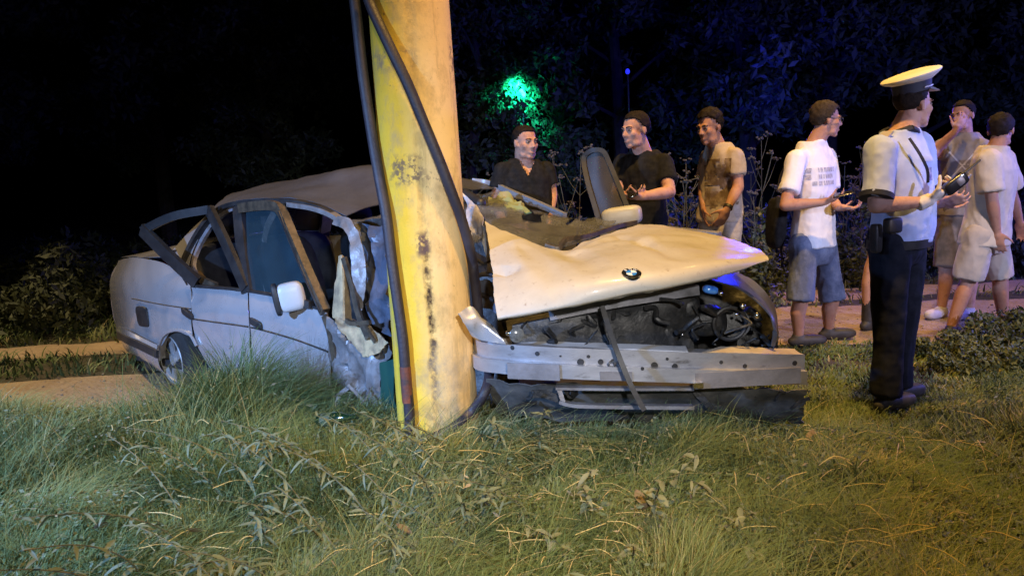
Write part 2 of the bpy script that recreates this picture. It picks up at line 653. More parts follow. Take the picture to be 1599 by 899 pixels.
# ================================================================== POLE
def pole_material():
    m = bpy.data.materials.new('pole_paint')
    m.use_nodes = True
    t = m.node_tree
    L = t.links.new
    b = t.nodes['Principled BSDF']
    tc = t.nodes.new('ShaderNodeTexCoord')
    sep = t.nodes.new('ShaderNodeSeparateXYZ')
    L(tc.outputs['Object'], sep.inputs[0])

    def math_(op, a, bb=None, cc=None, clamp=False):
        n = t.nodes.new('ShaderNodeMath')
        n.operation = op
        n.use_clamp = clamp
        for i, v in enumerate((a, bb, cc)):
            if v is None:
                continue
            if isinstance(v, (int, float)):
                n.inputs[i].default_value = v
            else:
                L(v, n.inputs[i])
        return n.outputs[0]

    def nz(sc, det=6, scale=(1, 1, 1), off=(0, 0, 0)):
        mp = t.nodes.new('ShaderNodeMapping')
        mp.inputs['Scale'].default_value = scale
        mp.inputs['Location'].default_value = off
        L(tc.outputs['Object'], mp.inputs[0])
        n = t.nodes.new('ShaderNodeTexNoise')
        n.inputs['Scale'].default_value = sc
        n.inputs['Detail'].default_value = det
        n.inputs['Roughness'].default_value = 0.7
        L(mp.outputs[0], n.inputs['Vector'])
        return n.outputs['Fac']

    def rng_(f, a, bb, c=0.0, d=1.0):
        n = t.nodes.new('ShaderNodeMapRange')
        for i, v in enumerate((a, bb, c, d)):
            n.inputs[1 + i].default_value = v
        L(f, n.inputs[0])
        return n.outputs[0]

    def mixc(f, a, bb):
        x = t.nodes.new('ShaderNodeMix')
        x.data_type = 'RGBA'
        L(f, x.inputs['Factor'])
        for val, i in ((a, 6), (bb, 7)):
            if isinstance(val, tuple):
                x.inputs[i].default_value = (*val, 1)
            else:
                L(val, x.inputs[i])
        return x.outputs[2]
    # lateral coordinate across the face with the seam, and height
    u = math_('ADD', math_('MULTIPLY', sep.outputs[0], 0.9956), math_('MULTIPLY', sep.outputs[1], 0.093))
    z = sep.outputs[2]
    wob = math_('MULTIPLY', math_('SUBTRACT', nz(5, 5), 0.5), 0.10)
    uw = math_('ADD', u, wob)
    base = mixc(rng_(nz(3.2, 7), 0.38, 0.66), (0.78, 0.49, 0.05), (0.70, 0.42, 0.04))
    base = mixc(math_('MULTIPLY', rng_(uw, -0.08, 0.09), 0.85), base, (0.80, 0.60, 0.33))           # right half paler: peach lamp light put into the paint
    base = mixc(math_('MULTIPLY', rng_(nz(7, 9, (1, 1, 0.6)), 0.50, 0.70), 0.85), base, (0.40, 0.28, 0.13))   # grime blotches
    # thin soot runs
    runs = rng_(nz(9, 8, (1, 1, 0.12)), 0.56, 0.74)
    base = mixc(math_('MULTIPLY', runs, 0.7), base, (0.16, 0.11, 0.06))
    # seam dirt: a ragged dark run below 1.45 m and a faint one above
    au = math_('ABSOLUTE', math_('ADD', u, math_('MULTIPLY', math_('SUBTRACT', nz(13, 8, (1, 1, 0.6)), 0.5), 0.075)))
    seam = rng_(au, 0.024, 0.006)
    low = math_('MULTIPLY', rng_(z, 1.22, 0.95), rng_(z, 0.30, 0.42))
    seamf = math_('MULTIPLY', seam, math_('MULTIPLY', math_('ADD', math_('MULTIPLY', low, 0.75), 0.25), rng_(nz(16, 8), 0.40, 0.56)))
    base = mixc(seamf, base, (0.05, 0.03, 0.02))
    # flaked patch about 1.4 m up, left of the seam, and a stain band near the top of the view

    def patch(zc, zh, uc, uh, sc, lo, hi, col, k):
        nonlocal base
        az = rng_(math_('ABSOLUTE', math_('SUBTRACT', z, zc)), zh, zh * 0.5)
        aa = rng_(math_('ABSOLUTE', math_('SUBTRACT', u, uc)), uh, uh * 0.5)
        f = math_('MULTIPLY', math_('MULTIPLY', az, aa), rng_(nz(sc, 7), lo, hi))
        base = mixc(math_('MULTIPLY', f, k), base, col)
    patch(1.44, 0.08, -0.06, 0.10, 22, 0.50, 0.56, (0.16, 0.11, 0.07), 0.9)
    patch(1.39, 0.05, 0.07, 0.06, 26, 0.53, 0.58, (0.18, 0.12, 0.08), 0.8)
    patch(1.93, 0.06, -0.09, 0.13, 13, 0.46, 0.58, (0.24, 0.17, 0.11), 0.75)
    patch(1.10, 0.07, -0.01, 0.04, 24, 0.48, 0.54, (0.10, 0.06, 0.06), 0.9)
    patch(1.93, 0.12, 0.19, 0.03, 14, 0.44, 0.54, (0.12, 0.09, 0.09), 0.85)
    patch(0.40, 0.28, 0.10, 0.17, 8, 0.40, 0.62, (0.42, 0.34, 0.23), 0.85)
    patch(0.22, 0.16, 0.0, 0.22, 12, 0.44, 0.6, (0.25, 0.18, 0.10), 0.7)
    spec = rng_(nz(46, 4), 0.66, 0.72)
    base = mixc(math_('MULTIPLY', spec, 0.8), base, (0.14, 0.09, 0.05))
    L(base, b.inputs['Base Color'])
    b.inputs['Roughness'].default_value = 0.8
    b.inputs['Specular IOR Level'].default_value = 0.08
    bp = t.nodes.new('ShaderNodeBump')
    bp.inputs['Strength'].default_value = 0.35
    bp.inputs['Distance'].default_value = 0.012
    hh = math_('ADD', math_('ADD', math_('MULTIPLY', nz(18, 8), 0.7), math_('MULTIPLY', nz(70, 5), 0.25)), math_('MULTIPLY', seam, -0.6))
    L(hh, bp.inputs['Height'])
    L(bp.outputs[0], b.inputs['Normal'])
    return m


pole = thing('lamp_post', (POLE_X, POLE_Y, tz(POLE_X, POLE_Y)), 'tall yellow painted concrete post that the crumpled car is wrapped around', 'lamp post')
pm = MB()
prof = []
z0 = tz(POLE_X, POLE_Y)
n = 48
N = 60
vs = []
for i in range(N + 1):
    z = z0 - 0.3 + (8.3) * (i / N) ** 1.35
    r = POLE_R * (1 - 0.035 * (z - 0.9))
    for k in range(n):
        a = 2 * math.pi * k / n
        p = Vector((math.cos(a), math.sin(a), 0))
        rr = r * (1 + 0.006 * noise.noise(Vector((p.x * 2, p.y * 2, z * 1.5))))
        da = (a - math.radians(-84.7) + math.pi) % (2 * math.pi) - math.pi
        rr -= 0.004 * math.exp(-(da / 0.05) ** 2)
        vs.append(Vector((POLE_X, POLE_Y, 0)) + p * rr + Vector((0, 0, z)))
fs = [(i * n + k, i * n + (k + 1) % n, (i + 1) * n + (k + 1) % n, (i + 1) * n + k) for i in range(N) for k in range(n)]
fs += [tuple(range(n - 1, -1, -1)), tuple(range(N * n, N * n + n))]
# keep texture heights absolute: the shaft's own origin is at ground zero
me = bpy.data.meshes.new('shaft')
me.from_pydata([tuple(v - Vector((POLE_X, POLE_Y, 0))) for v in vs], [], fs)
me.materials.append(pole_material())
me.shade_smooth()
me.set_sharp_from_angle(angle=math.radians(50))
sh = link('shaft', me, pole)
sh.location = (0, 0, -z0)
am = MB()
top = Vector((POLE_X, POLE_Y, z0 + 7.9))
am.tube(dense([top + Vector((0, 0, -0.3)), top + Vector((0, -0.05, 0.15)), top + Vector((0.5, -0.4, 0.35)), top + Vector((1.4, -1.15, 0.36))], 6), 0.04, 12)
build('lamp_arm', am, BARE, pole)
lm = MB()
lm.ell(top + Vector((1.71, -1.41, 0.30)), ((0.1, 0.12, 0), (0.33, -0.27, 0.0), (0, 0, 0.08)), 16, 8, e=0.7)
build('lamp_head', lm, TORN, pole)

CABLE = mat('cable_sheath', (0.020, 0.016, 0.024), (0.038, 0.031, 0.040), 9, 0.55, 0, 0.25, 60, 5, 0.4, 0.7, (0.10, 0.085, 0.085), 3.5, 0.62, 0.8)
cm = MB()
ca = [P(548, -40, 3.80), P(556, 20, 3.80), P(566, 110, 3.79), P(580, 205, 3.77), P(592, 275, 3.73), K(603, 335), K(611, 400), K(620, 465), K(629, 530), K(634, 590), K(639, 640), K(640, 678, 0.034)]
cm.tube(dense(ca, 7), 0.0255, 12, flat=0.85)
# a rubbed, rust-coloured sleeve on it
cbl = build('power_cable', cm, CABLE, origin=K(640, 678, 0.034))
tag(cbl, 'black cable running straight down the left side of the yellow post to the grass', 'cable')
RUST = mat('worn_red', (0.17, 0.045, 0.022), (0.05, 0.03, 0.03), 9, 0.6, 0, 0.2, 60, 5, 0.42, 0.6)
rm = MB()
rm.tube(dense([K(632.5, 572, 0.031), K(635, 605, 0.031), K(637, 628, 0.031)], 6), 0.0268, 12, flat=0.87)
build('worn_band', rm, RUST, cbl)
cm = MB()
cb = [K(566, -40), K(577, 4), K(607, 70), K(636, 130), K(661, 190), K(686, 250), K(707, 305), K(723, 350), P(736, 400, 3.80), P(743, 450, 3.86), P(749, 505, 3.9), P(758, 545, 3.88), P(764, 580, 3.8), P(757, 612, 3.70), K(737, 642, 0.032), K(715, 662), K(690, 677), K(668, 685), K(652, 690, 0.034)]
cm.tube(dense(cb, 7), 0.0245, 12, flat=0.9)
tag(build('power_cable', cm, CABLE, origin=K(652, 690)), 'black cable crossing the yellow post diagonally and looping round its right side', 'cable')

# ================================================================== THE WRECKED CAR
car = thing('wrecked_car', (-1.0, 5.3, -0.05), 'crumpled white sedan wrapped around the yellow post with its hood buckled open', 'car')
LIP = mat('white_paint_edge', (0.52, 0.52, 0.53), (0.36, 0.34, 0.32), 6, 0.4, 0, 0.1, 40, 6, 0.5, 0.75)
CHROME = mat('chrome', (0.75, 0.75, 0.75), None, rough=0.15, metal=1.0)


def glass_mat(name, tint, rough, alpha):
    m = bpy.data.materials.new(name)
    m.use_nodes = True
    t = m.node_tree
    b = t.nodes['Principled BSDF']
    b.inputs['Base Color'].default_value = (*tint, 1)
    b.inputs['Roughness'].default_value = rough
    b.inputs['Specular IOR Level'].default_value = 0.8
    tr = t.nodes.new('ShaderNodeBsdfTransparent')
    mx = t.nodes.new('ShaderNodeMixShader')
    out = t.nodes['Material Output']
    n = t.nodes.new('ShaderNodeTexNoise')
    n.inputs['Scale'].default_value = 5
    n.inputs['Detail'].default_value = 6
    tc = t.nodes.new('ShaderNodeTexCoord')
    t.links.new(tc.outputs['Object'], n.inputs['Vector'])
    mr = t.nodes.new('ShaderNodeMapRange')
    mr.inputs[1].default_value = 0.3
    mr.inputs[2].default_value = 0.7
    mr.inputs[3].default_value = max(0, alpha - 0.15)
    mr.inputs[4].default_value = min(1, alpha + 0.15)
    t.links.new(n.outputs['Fac'], mr.inputs[0])
    t.links.new(mr.outputs[0], mx.inputs[0])
    t.links.new(tr.outputs[0], mx.inputs[1])
    t.links.new(b.outputs[0], mx.inputs[2])
    t.links.new(mx.outputs[0], out.inputs[0])
    return m


def crazed_glass():
    m = glass_mat('crazed_glass', (0.3, 0.29, 0.26), 0.05, 0.38)
    t = m.node_tree
    b = t.nodes['Principled BSDF']
    tc = [n for n in t.nodes if n.type == 'TEX_COORD'][0]
    vo = t.nodes.new('ShaderNodeTexVoronoi')
    vo.feature = 'DISTANCE_TO_EDGE'
    vo.inputs['Scale'].default_value = 85
    t.links.new(tc.outputs['Object'], vo.inputs['Vector'])
    mr = t.nodes.new('ShaderNodeMapRange')
    mr.inputs[1].default_value = 0.0
    mr.inputs[2].default_value = 0.07
    t.links.new(vo.outputs['Distance'], mr.inputs[0])
    mx = t.nodes.new('ShaderNodeMix')
    mx.data_type = 'RGBA'
    mx.inputs[6].default_value = (0.42, 0.43, 0.44, 1)
    mx.inputs[7].default_value = (0.12, 0.125, 0.135, 1)
    t.links.new(mr.outputs[0], mx.inputs[0])
    t.links.new(mx.outputs[2], b.inputs['Base Color'])
    bp = t.nodes.new('ShaderNodeBump')
    bp.inputs['Strength'].default_value = 0.06
    bp.inputs['Distance'].default_value = 0.01
    t.links.new(mr.outputs[0], bp.inputs['Height'])
    t.links.new(bp.outputs[0], b.inputs['Normal'])
    return m


GLASS = glass_mat('side_glass', (0.03, 0.06, 0.08), 0.06, 0.45)
DGLASS = glass_mat('dusty_glass', (0.05, 0.04, 0.032), 0.3, 0.75)
CRAZED = crazed_glass()

# ---- rear quarter panel
q = sheet('rear_quarter_panel', [
    [S(186, 407, .38), S(204, 402, .16), S(232, 405, .10), S(256, 411, .08), S(276, 424, .07), S(297, 446, .04)],
    [S(172, 440, .34), S(194, 441, .07), S(230, 445, .02), S(254, 449, .01), S(275, 455, .01), S(298, 462, .01)],
    [S(176, 478, .34), S(198, 482, .05), S(230, 489, 0), S(254, 495, 0), S(276, 499, 0), S(299, 503, 0)],
    [S(181, 510, .36), S(200, 518, .07), S(228, 531, .01), S(249, 541, 0), S(268, 517, -.01), S(300, 526, -.01)],
], PAINT, car, 6, 6, dent=0.010, df=2.6, seed=2)
m = MB()
m.tube(dense([S(206, 466, -.004), S(240, 473, -.012), S(270, 478, -.012), S(297, 482, -.006)], 5), 0.005, 6)
build('body_crease', m, BLACK, q)
# wheel arch lip
m = MB()
m.tube(dense([S(249, 562, .005), S(247, 541, -.008), S(255, 524, -.014), S(270, 516, -.018), S(286, 517, -.018), S(298, 524, -.016), S(307, 540, -.008)], 6), 0.012, 8)
build('arch_lip', m, PAINT, q)
# fuel flap missing: a raised black patch paints the dark of the recess
m = MB()
c = S(223, 494, -0.006)
fx = (S(233, 494) - S(214, 492)) * 0.5
fz = (S(217, 477) - S(227, 510)) * 0.5
fz = Vector((fz.x * .3, fz.y * .3, fz.z))
m.ell(c, (fx * 0.92, fz, SN * 0.014), 16, 8, e=0.45)
fl = build('fuel_filler', m, BLACK, car)
m = MB()
m.cap(S(223, 484, -0.006), 0.012, S(225, 504, -0.006), 0.016, 10)
build('filler_cap', m, BRONZE, fl)
# wheel well liner
m = MB()
wc = S(289, 560, .18)
for k in range(14):
    a0 = math.pi * (k / 14) * 1.2 - .3
    a1 = math.pi * ((k + 1) / 14) * 1.2 - .3
    r = 0.36
    pts = []
    for a in (a0, a1):
        pts.append(wc + SD * math.cos(a) * r + Vector((0, 0, math.sin(a) * r * .9)) - SN * 0.16)
        pts.append(wc + SD * math.cos(a) * r + Vector((0, 0, math.sin(a) * r * .9)) + SN * 0.35)
    m.add([pts[0], pts[1], pts[3], pts[2]], [(0, 1, 2, 3)])
m.box(wc + SN * 0.36 + Vector((0, 0, .1)), (SD * .42, SN * .01, Vector((0, 0, .36))))
build('wheel_well', m, RUBBER, car)


def wheel(c, ax, up, alloy, flat=False):
    """ax points outward"""
    ax = Vector(ax).normalized()
    u = Vector(up)
    u = (u - ax * u.dot(ax)).normalized()
    v = ax.cross(u)
    wh = MB()
    wh.lathe(c - ax * 0.1, ax, [(0, .19), (0.0, .27), (.02, .298), (.05, .307), (.15, .307), (.18, .297), (.2, .265), (.205, .2), (.17, .19)], 40)
    ty = build('wheel', wh, RUBBER, car)
    r = MB()
    r.lathe(c - ax * 0.08, ax, [(0, .19), (.18, .197), (.19, .190), (.17, .178), (.10, .172), (.05, .165)], 36)
    for k in range(5):
        a = 2 * math.pi * k / 5 + .4
        d = u * math.cos(a) + v * math.sin(a)
        s = ax.cross(d)
        p0, p1 = c + ax * .085, c + ax * .075
        vs = [p0 + d * .03 - s * .03, p0 + d * .03 + s * .03, p1 + d * .178 + s * .042, p1 + d * .178 - s * .042]
        vs += [x - ax * .03 for x in vs]
        r.add(vs, [(0, 1, 2, 3), (7, 6, 5, 4), (0, 4, 5, 1), (1, 5, 6, 2), (2, 6, 7, 3), (3, 7, 4, 0)])
    r.cone(c + ax * .03, .05, c + ax * .098, .042, 18)
    build('rim', r, alloy, ty)
    return ty


ALLOY = mat('alloy', (0.42, 0.42, 0.42), (0.20, 0.18, 0.16), 9, 0.5, 0.4, 0.1, 50, 8, 0.4, 0.68)
wheel(S(288, 558, .13), -SN + Vector((-.12, 0, -.02)), (0.2, 0, 1), ALLOY)
wheel(W(-0.02, 1.55, .12), SN, (0.3, 0, 1), ALLOY)
wheel(Vector((1.14, 4.35, .30)), Vector((.92, -.39, 0)), (0, .2, 1), ALLOY)

# ---- rear bumper
rb = sheet('rear_bumper', [
    [S(181, 508, .40), S(196, 514, .03), S(220, 526, -.02), S(245, 538, -.03)],
    [S(182, 517, .38), S(198, 524, .0), S(222, 536, -.05), S(245, 549, -.05)],
    [S(188, 531, .38), S(202, 538, .01), S(224, 548, -.04), S(246, 559, -.04)],
    [S(198, 548, .40), S(210, 553, .06), S(229, 563, .0), S(250, 574, -.01)],
    [S(222, 560, .42), S(230, 566, .14), S(245, 576, .08), S(262, 588, .05)]], PAINT, car, 6, 5, dent=.004, seed=3)
m = MB()
m.bar(dense([S(184, 522, .37), S(198, 530, -.015), S(222, 541, -.062), S(246, 553, -.062)], 6), 0.062, 0.022)
build('bumper_strip', m, BLACK, rb)
# ---- rear end across the tail, trunk lid, far side
tl = S(204, 402, .16)
sheet('tail_panel', [[S(186, 407, .38), W(-1.20, .8, .86), W(-1.22, 1.3, .86), W(-1.12, 1.72, .82)],
                     [S(172, 440, .34), W(-1.27, .8, .68), W(-1.29, 1.3, .68), W(-1.17, 1.74, .66)],
                     [S(182, 512, .38), W(-1.24, .8, .34), W(-1.26, 1.3, .34), W(-1.15, 1.72, .34)],
                     [S(222, 560, .42), W(-1.05, .8, .10), W(-1.05, 1.3, .10), W(-1.0, 1.7, .10)]], PAINT, car, 4, 4)
LENS = mat('red_lens', (0.25, 0.01, 0.01), None, rough=0.12, coat=0.5)
for i0, i1 in ((.52, .86), (1.32, 1.62)):
    m = MB()
    m.box(W(-1.285, (i0 + i1) / 2, .72), (SN * ((i1 - i0) / 2), SD * .012, Vector((0, 0, .055))))
    build('tail_light', m, LENS, car)
TRUNK = [[S(190, 402, .36), S(206, 401, .20), S(232, 403, .14), S(262, 401, .16)],
         [W(-1.16, .85, .92), W(-.95, .85, .965), W(-.7, .85, .985), W(-.42, .85, 1.0)],
         [W(-1.10, 1.62, .88), W(-.92, 1.62, .92), W(-.68, 1.62, .94), W(-.42, 1.62, .95)]]
sheet('trunk_lid', TRUNK, PAINT, car, 6, 6, dent=.006, seed=5)
FARX = 1.72
sheet('far_side', [[W(-1.1, FARX - .05, .82), W(-.4, FARX, .9), W(.5, FARX, .88), W(1.5, FARX, .86), W(1.9, FARX + .05, .84)],
                   [W(-1.15, FARX, .6), W(-.4, FARX + .04, .6), W(.5, FARX + .05, .6), W(1.5, FARX + .05, .6), W(1.9, FARX + .05, .6)],
                   [W(-1.0, FARX - .04, .1), W(-.4, FARX, .08), W(.5, FARX, .06), W(1.5, FARX, .06), W(1.9, FARX, .06)]], PAINT, car, 4, 4)
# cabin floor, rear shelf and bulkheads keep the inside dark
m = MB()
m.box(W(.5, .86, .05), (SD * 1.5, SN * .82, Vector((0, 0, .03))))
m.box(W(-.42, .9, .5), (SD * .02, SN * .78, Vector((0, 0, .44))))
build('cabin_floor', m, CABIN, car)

# ---- roof
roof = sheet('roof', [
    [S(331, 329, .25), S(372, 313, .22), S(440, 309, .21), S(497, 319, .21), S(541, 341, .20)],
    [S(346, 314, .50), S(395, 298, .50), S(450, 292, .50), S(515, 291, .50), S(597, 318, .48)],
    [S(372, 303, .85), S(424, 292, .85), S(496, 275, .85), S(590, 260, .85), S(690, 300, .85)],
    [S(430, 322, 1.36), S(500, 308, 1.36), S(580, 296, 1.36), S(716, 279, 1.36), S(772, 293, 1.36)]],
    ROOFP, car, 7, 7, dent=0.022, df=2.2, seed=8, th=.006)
m = MB()
m.bar(dense([S(297, 446, .06), S(286, 420, .10), S(297, 388, .15), S(318, 352, .20), S(340, 329, .22), S(374, 317, .20), S(440, 313, .19), S(497, 323, .19), S(534, 343, .18)], 7), 0.055, 0.03, up=SN)
build('window_seal', m, BLACK, car)
m = MB()
m.bar(dense([S(320, 446, .12), S(303, 420, .14), S(308, 392, .19), S(328, 356, .24), S(348, 335, .26), S(374, 323, .24), S(410, 320, .23)], 7), 0.028, 0.03, up=SN)
build('door_aperture', m, mat('aperture_paint', (0.30, 0.29, 0.33), (0.16, 0.12, 0.08), 8, 0.3, 0, coat=.4), car)
m = MB()
m.bar(dense([S(452, 319, .18), S(490, 325, .18), S(520, 336, .17), S(541, 352, .16)], 6), 0.05, 0.03, up=SN)
build('roof_gutter', m, TORN, car)
# C pillar
sheet('rear_pillar', [[S(331, 329, .25), S(341, 327, .25)], [S(300, 357, .26), S(322, 350, .22)], [S(276, 383, .20), S(302, 388, .16)], [S(258, 404, .12), S(292, 422, .10)]], PAINT, car, 5, 5)
sheet('rear_glass', [[S(340, 318, .4), W(-.05, .86, 1.36), W(-.02, 1.4, 1.34)], [S(262, 401, .2), W(-.42, .86, 1.01), W(-.42, 1.6, .96)]], DGLASS, car, 4, 4)
m = MB()
m.bar([W(-.4, 1.62, .95), W(.02, 1.38, 1.33)], .10, .04, up=SN)
build('far_pillar', m, PAINT, car)
m = MB()
m.bar([W(.75, FARX - .02, .86), W(.72, 1.38, 1.34)], .08, .05, up=SD)
build('far_pillar', m, PAINT, car)

# ---- doors on the near side
rd = sheet('rear_door', [
    [S(298, 448, .05), S(328, 451, .05), S(358, 453, .05), S(387, 457, .05)],
    [S(299, 475, .005), S(330, 479, .0), S(360, 482, .0), S(388, 487, .0)],
    [S(301, 500, 0), S(330, 503, -.005), S(360, 507, -.005), S(389, 512, 0)],
    [S(308, 537, .01), S(331, 545, .01), S(360, 553, .01), S(392, 562, .01)],
    [S(330, 580, .05), S(345, 586, .05), S(370, 594, .05), S(398, 603, .05)]], PAINT, car, 5, 5, dent=.010, df=3, seed=11)
fd = sheet('front_door', [
    [S(389, 457, .04), S(420, 462, .04), S(462, 473, .03), S(508, 487, .01)],
    [S(390, 487, -.006), S(420, 493, -.01), S(462, 505, -.015), S(511, 520, -.03)],
    [S(391, 512, -.006), S(420, 520, -.012), S(464, 533, -.018), S(513, 551, -.03)],
    [S(395, 562, .01), S(425, 575, .0), S(467, 593, -.01), S(519, 614, -.02)],
    [S(400, 603, .05), S(430, 614, .04), S(472, 632, .03), S(525, 651, .0)]], PAINT, car, 5, 5, dent=.012, df=3, seed=13)
m = MB()
m.tube(dense([S(302, 498, -.006), S(330, 502, -.012), S(360, 506, -.012), S(387, 510, -.006)], 4), .0065, 6)
build('side_moulding', m, BLACK, rd)
m = MB()
m.tube(dense([S(392, 511, -.012), S(420, 518, -.018), S(464, 531, -.024), S(512, 549, -.036)], 4), .0065, 6)
build('side_moulding', m, BLACK, fd)
for d_, a_, b_ in ((rd, (285, 484), (300, 495)), (fd, (391, 500), (409, 509))):
    m = MB()
    p0, p1 = S(*a_, -.012), S(*b_, -.016)
    c = (p0 + p1) / 2
    m.ell(c, ((p1 - p0) * .55, Vector((0, 0, .027)), SN * .016), 14, 8, e=.5)
    build('handle', m, BLACK, d_)
m = MB()
m.bar([S(326, 581, .03), S(360, 594, .03), S(398, 608, .03), S(440, 624, .03), S(487, 642, .03), S(526, 657, .02)], .06, .05)
build('sill', m, BLACK, car)
# waist rubber
m = MB()
m.bar(dense([S(300, 446, .045), S(345, 449, .045), S(386, 453, .045)], 4), .018, .03)
build('waist_seal', m, BLACK, rd)
m = MB()
m.bar(dense([S(389, 454, .04), S(430, 461, .035), S(470, 472, .03), S(506, 484, .02)], 4), .016, .03)
build('waist_seal', m, BLACK, fd)
# rear door window frame, bent outward and back
m = MB()
A, B, Cc, D = S(222, 358, -.10), S(327, 327, .10), S(384, 451, .04), S(308, 441, .04)
m.bar(dense([D, S(266, 402, -.05), A], 6), .105, .035, up=SN.cross(A - D))
m.bar(dense([A + Vector((0, 0, -.01)), S(270, 338, -.02), B], 6), .06, .03, up=(0, 0, 1))
m.bar(dense([B, S(352, 378, .07), Cc], 6), .085, .035, up=SN.cross(Cc - B))
build('bent_window_frame', m, BLACK, car)
m = MB()
m.bar(dense([S(303, 430, .10), S(322, 440, .10), S(338, 447, .10)], 3), .05, .03, up=(0, 0, 1))
m.bar(dense([S(297, 405, .2), S(306, 425, .18), S(325, 446, .14)], 3), .06, .03, up=SN)
build('torn_trim', m, BRONZE, car)
# front door frame and glass
m = MB()
m.bar(dense([S(374, 322, .20), S(379, 380, .13), S(388, 456, .05)], 4), .10, .05, up=SD)
build('centre_pillar', m, BLACK, car)
m = MB()
m.bar(dense([S(376, 325, .17), S(405, 321, .16), S(428, 321, .155), S(440, 330, .15), S(458, 372, .10), S(480, 424, .05), S(508, 487, .0)], 6), .066, .05, up=SN.cross(SD))
fr = build('front_window_frame', m, BRONZE, fd)
m = MB()
m.bar(dense([S(436, 330, .12), S(456, 380, .08), S(474, 424, .03), S(501, 487, -.015)], 6), .022, .02, up=SN.cross(SD))
build('window_channel', m, BLACK, fd)
sheet('window_glass', [[S(384, 330, .155), S(408, 327, .15), S(432, 330, .145)], [S(386, 390, .11), S(420, 392, .10), S(458, 392, .09)], [S(390, 456, .05), S(434, 462, .045), S(490, 474, .03)]], GLASS, fd, 4, 4, th=.004)
# seat belt hanging behind the glass, seats
BELT = mat('belt_webbing', (0.30, 0.29, 0.25), (0.20, 0.19, 0.17), 30, 0.8)
m = MB()
m.bar(dense([S(428, 332, .22), S(416, 358, .26), S(411, 395, .30), S(412, 430, .32), S(416, 456, .34)], 6), .048, .004, up=SD)
build('seat_belt', m, BELT, car)


def seat(a, ins, z, tilt):
    m = MB()
    m.ell(W(a, ins, z), (SD * .26, SN * .25, Vector((0, 0, .10))), 18, 10, e=.55)
    b = W(a - .24, ins, z + .38)
    up = (Vector((0, 0, 1)) - SD * tilt).normalized()
    m.ell(b, (SD * .075, SN * .24, up * .34), 18, 10, e=.55)
    s = build('seat', m, CABIN, car)
    m = MB()
    m.ell(b + up * .44, (SD * .045, SN * .13, up * .085), 14, 8, e=.6)
    m.cone(b + up * .3 - SN * .05, .008, b + up * .4 - SN * .05, .008, 8)
    m.cone(b + up * .3 + SN * .05, .008, b + up * .4 + SN * .05, .008, 8)
    build('headrest', m, CABIN, s)


seat(.92, .45, .33, .30)
seat(.92, 1.2, .33, .25)
m = MB()
m.ell(W(.05, .85, .36), (SD * .25, SN * .7, Vector((0, 0, .12))), 20, 10, e=.5)
m.ell(W(-.22, .85, .66), (SD * .09, SN * .7, Vector((0, 0, .34))), 20, 10, e=.5)
build('rear_bench', m, CABIN, car)

# ---- mirrors
m = MB()
mc = P(454, 463, 5.02)
mx_ = (Vector((.86, .2, .12))).normalized()
my_ = Vector((-.25, .97, 0)).normalized()
mz_ = mx_.cross(my_)
m.ell(mc, (mx_ * .090, my_ * .060, mz_ * .092), 22, 14, e=.55)
mr_ = build('door_mirror', m, LIP, car)
m = MB()
m.ell(mc - mx_ * .088 - my_ * .0, (mx_ * .022, my_ * .060, mz_ * .104), 18, 10, e=.5)
build('mirror_glass', m, BLACK, mr_)
m = MB()
m.bar([mc + mx_ * .06 + mz_ * -.05, S(486, 476, .0)], .05, .04)
build('mirror_foot', m, BLACK, mr_)
m = MB()
m.ell(P(971, 338, 4.85), (Vector((.118, -.02, .012)), Vector((.02, .07, 0)), Vector((-.004, 0, .06))), 22, 14, e=.5)
mr2 = build('door_mirror', m, LIP, car)
m = MB()
m.ell(P(971, 338, 4.92), (Vector((.108, -.02, .012)), Vector((.008, .03, 0)), Vector((-.004, 0, .05))), 18, 10, e=.5)
build('mirror_glass', m, CHROME, mr2)

# ---- driver's door swung open beyond the hood: framed glass
ctr = [[P(914, 246, 5.35), P(932, 237, 5.32), P(946, 243, 5.30)],
       [P(919, 285, 5.3), P(940, 280, 5.27), P(962, 286, 5.25)],
       [P(928, 318, 5.25), P(952, 315, 5.22), P(974, 318, 5.2)],
       [P(938, 352, 5.2), P(962, 352, 5.18), P(988, 352, 5.15)]]
dd = sheet('driver_door_glass', ctr, DGLASS, car, 5, 5, th=.006)
m = MB()
m.bar(dense([P(937, 352, 5.2), P(927, 318, 5.25), P(917, 284, 5.3), P(911, 250, 5.35), P(918, 238, 5.34), P(930, 234, 5.32), P(942, 237, 5.31), P(950, 252, 5.3), P(964, 285, 5.25), P(978, 320, 5.2), P(992, 352, 5.15)], 5), .03, .03, up=(0, -1, 0))
build('door_frame', m, BLACK, dd)
sheet('driver_door', [[P(936, 352, 5.2), P(990, 352, 5.14), P(1120, 364, 4.75)], [P(940, 420, 5.22), P(1000, 425, 5.16), P(1125, 440, 4.77)], [P(950, 500, 5.2), P(1010, 505, 5.14), P(1128, 525, 4.75)]], PAINT, car, 4, 4, th=.05)

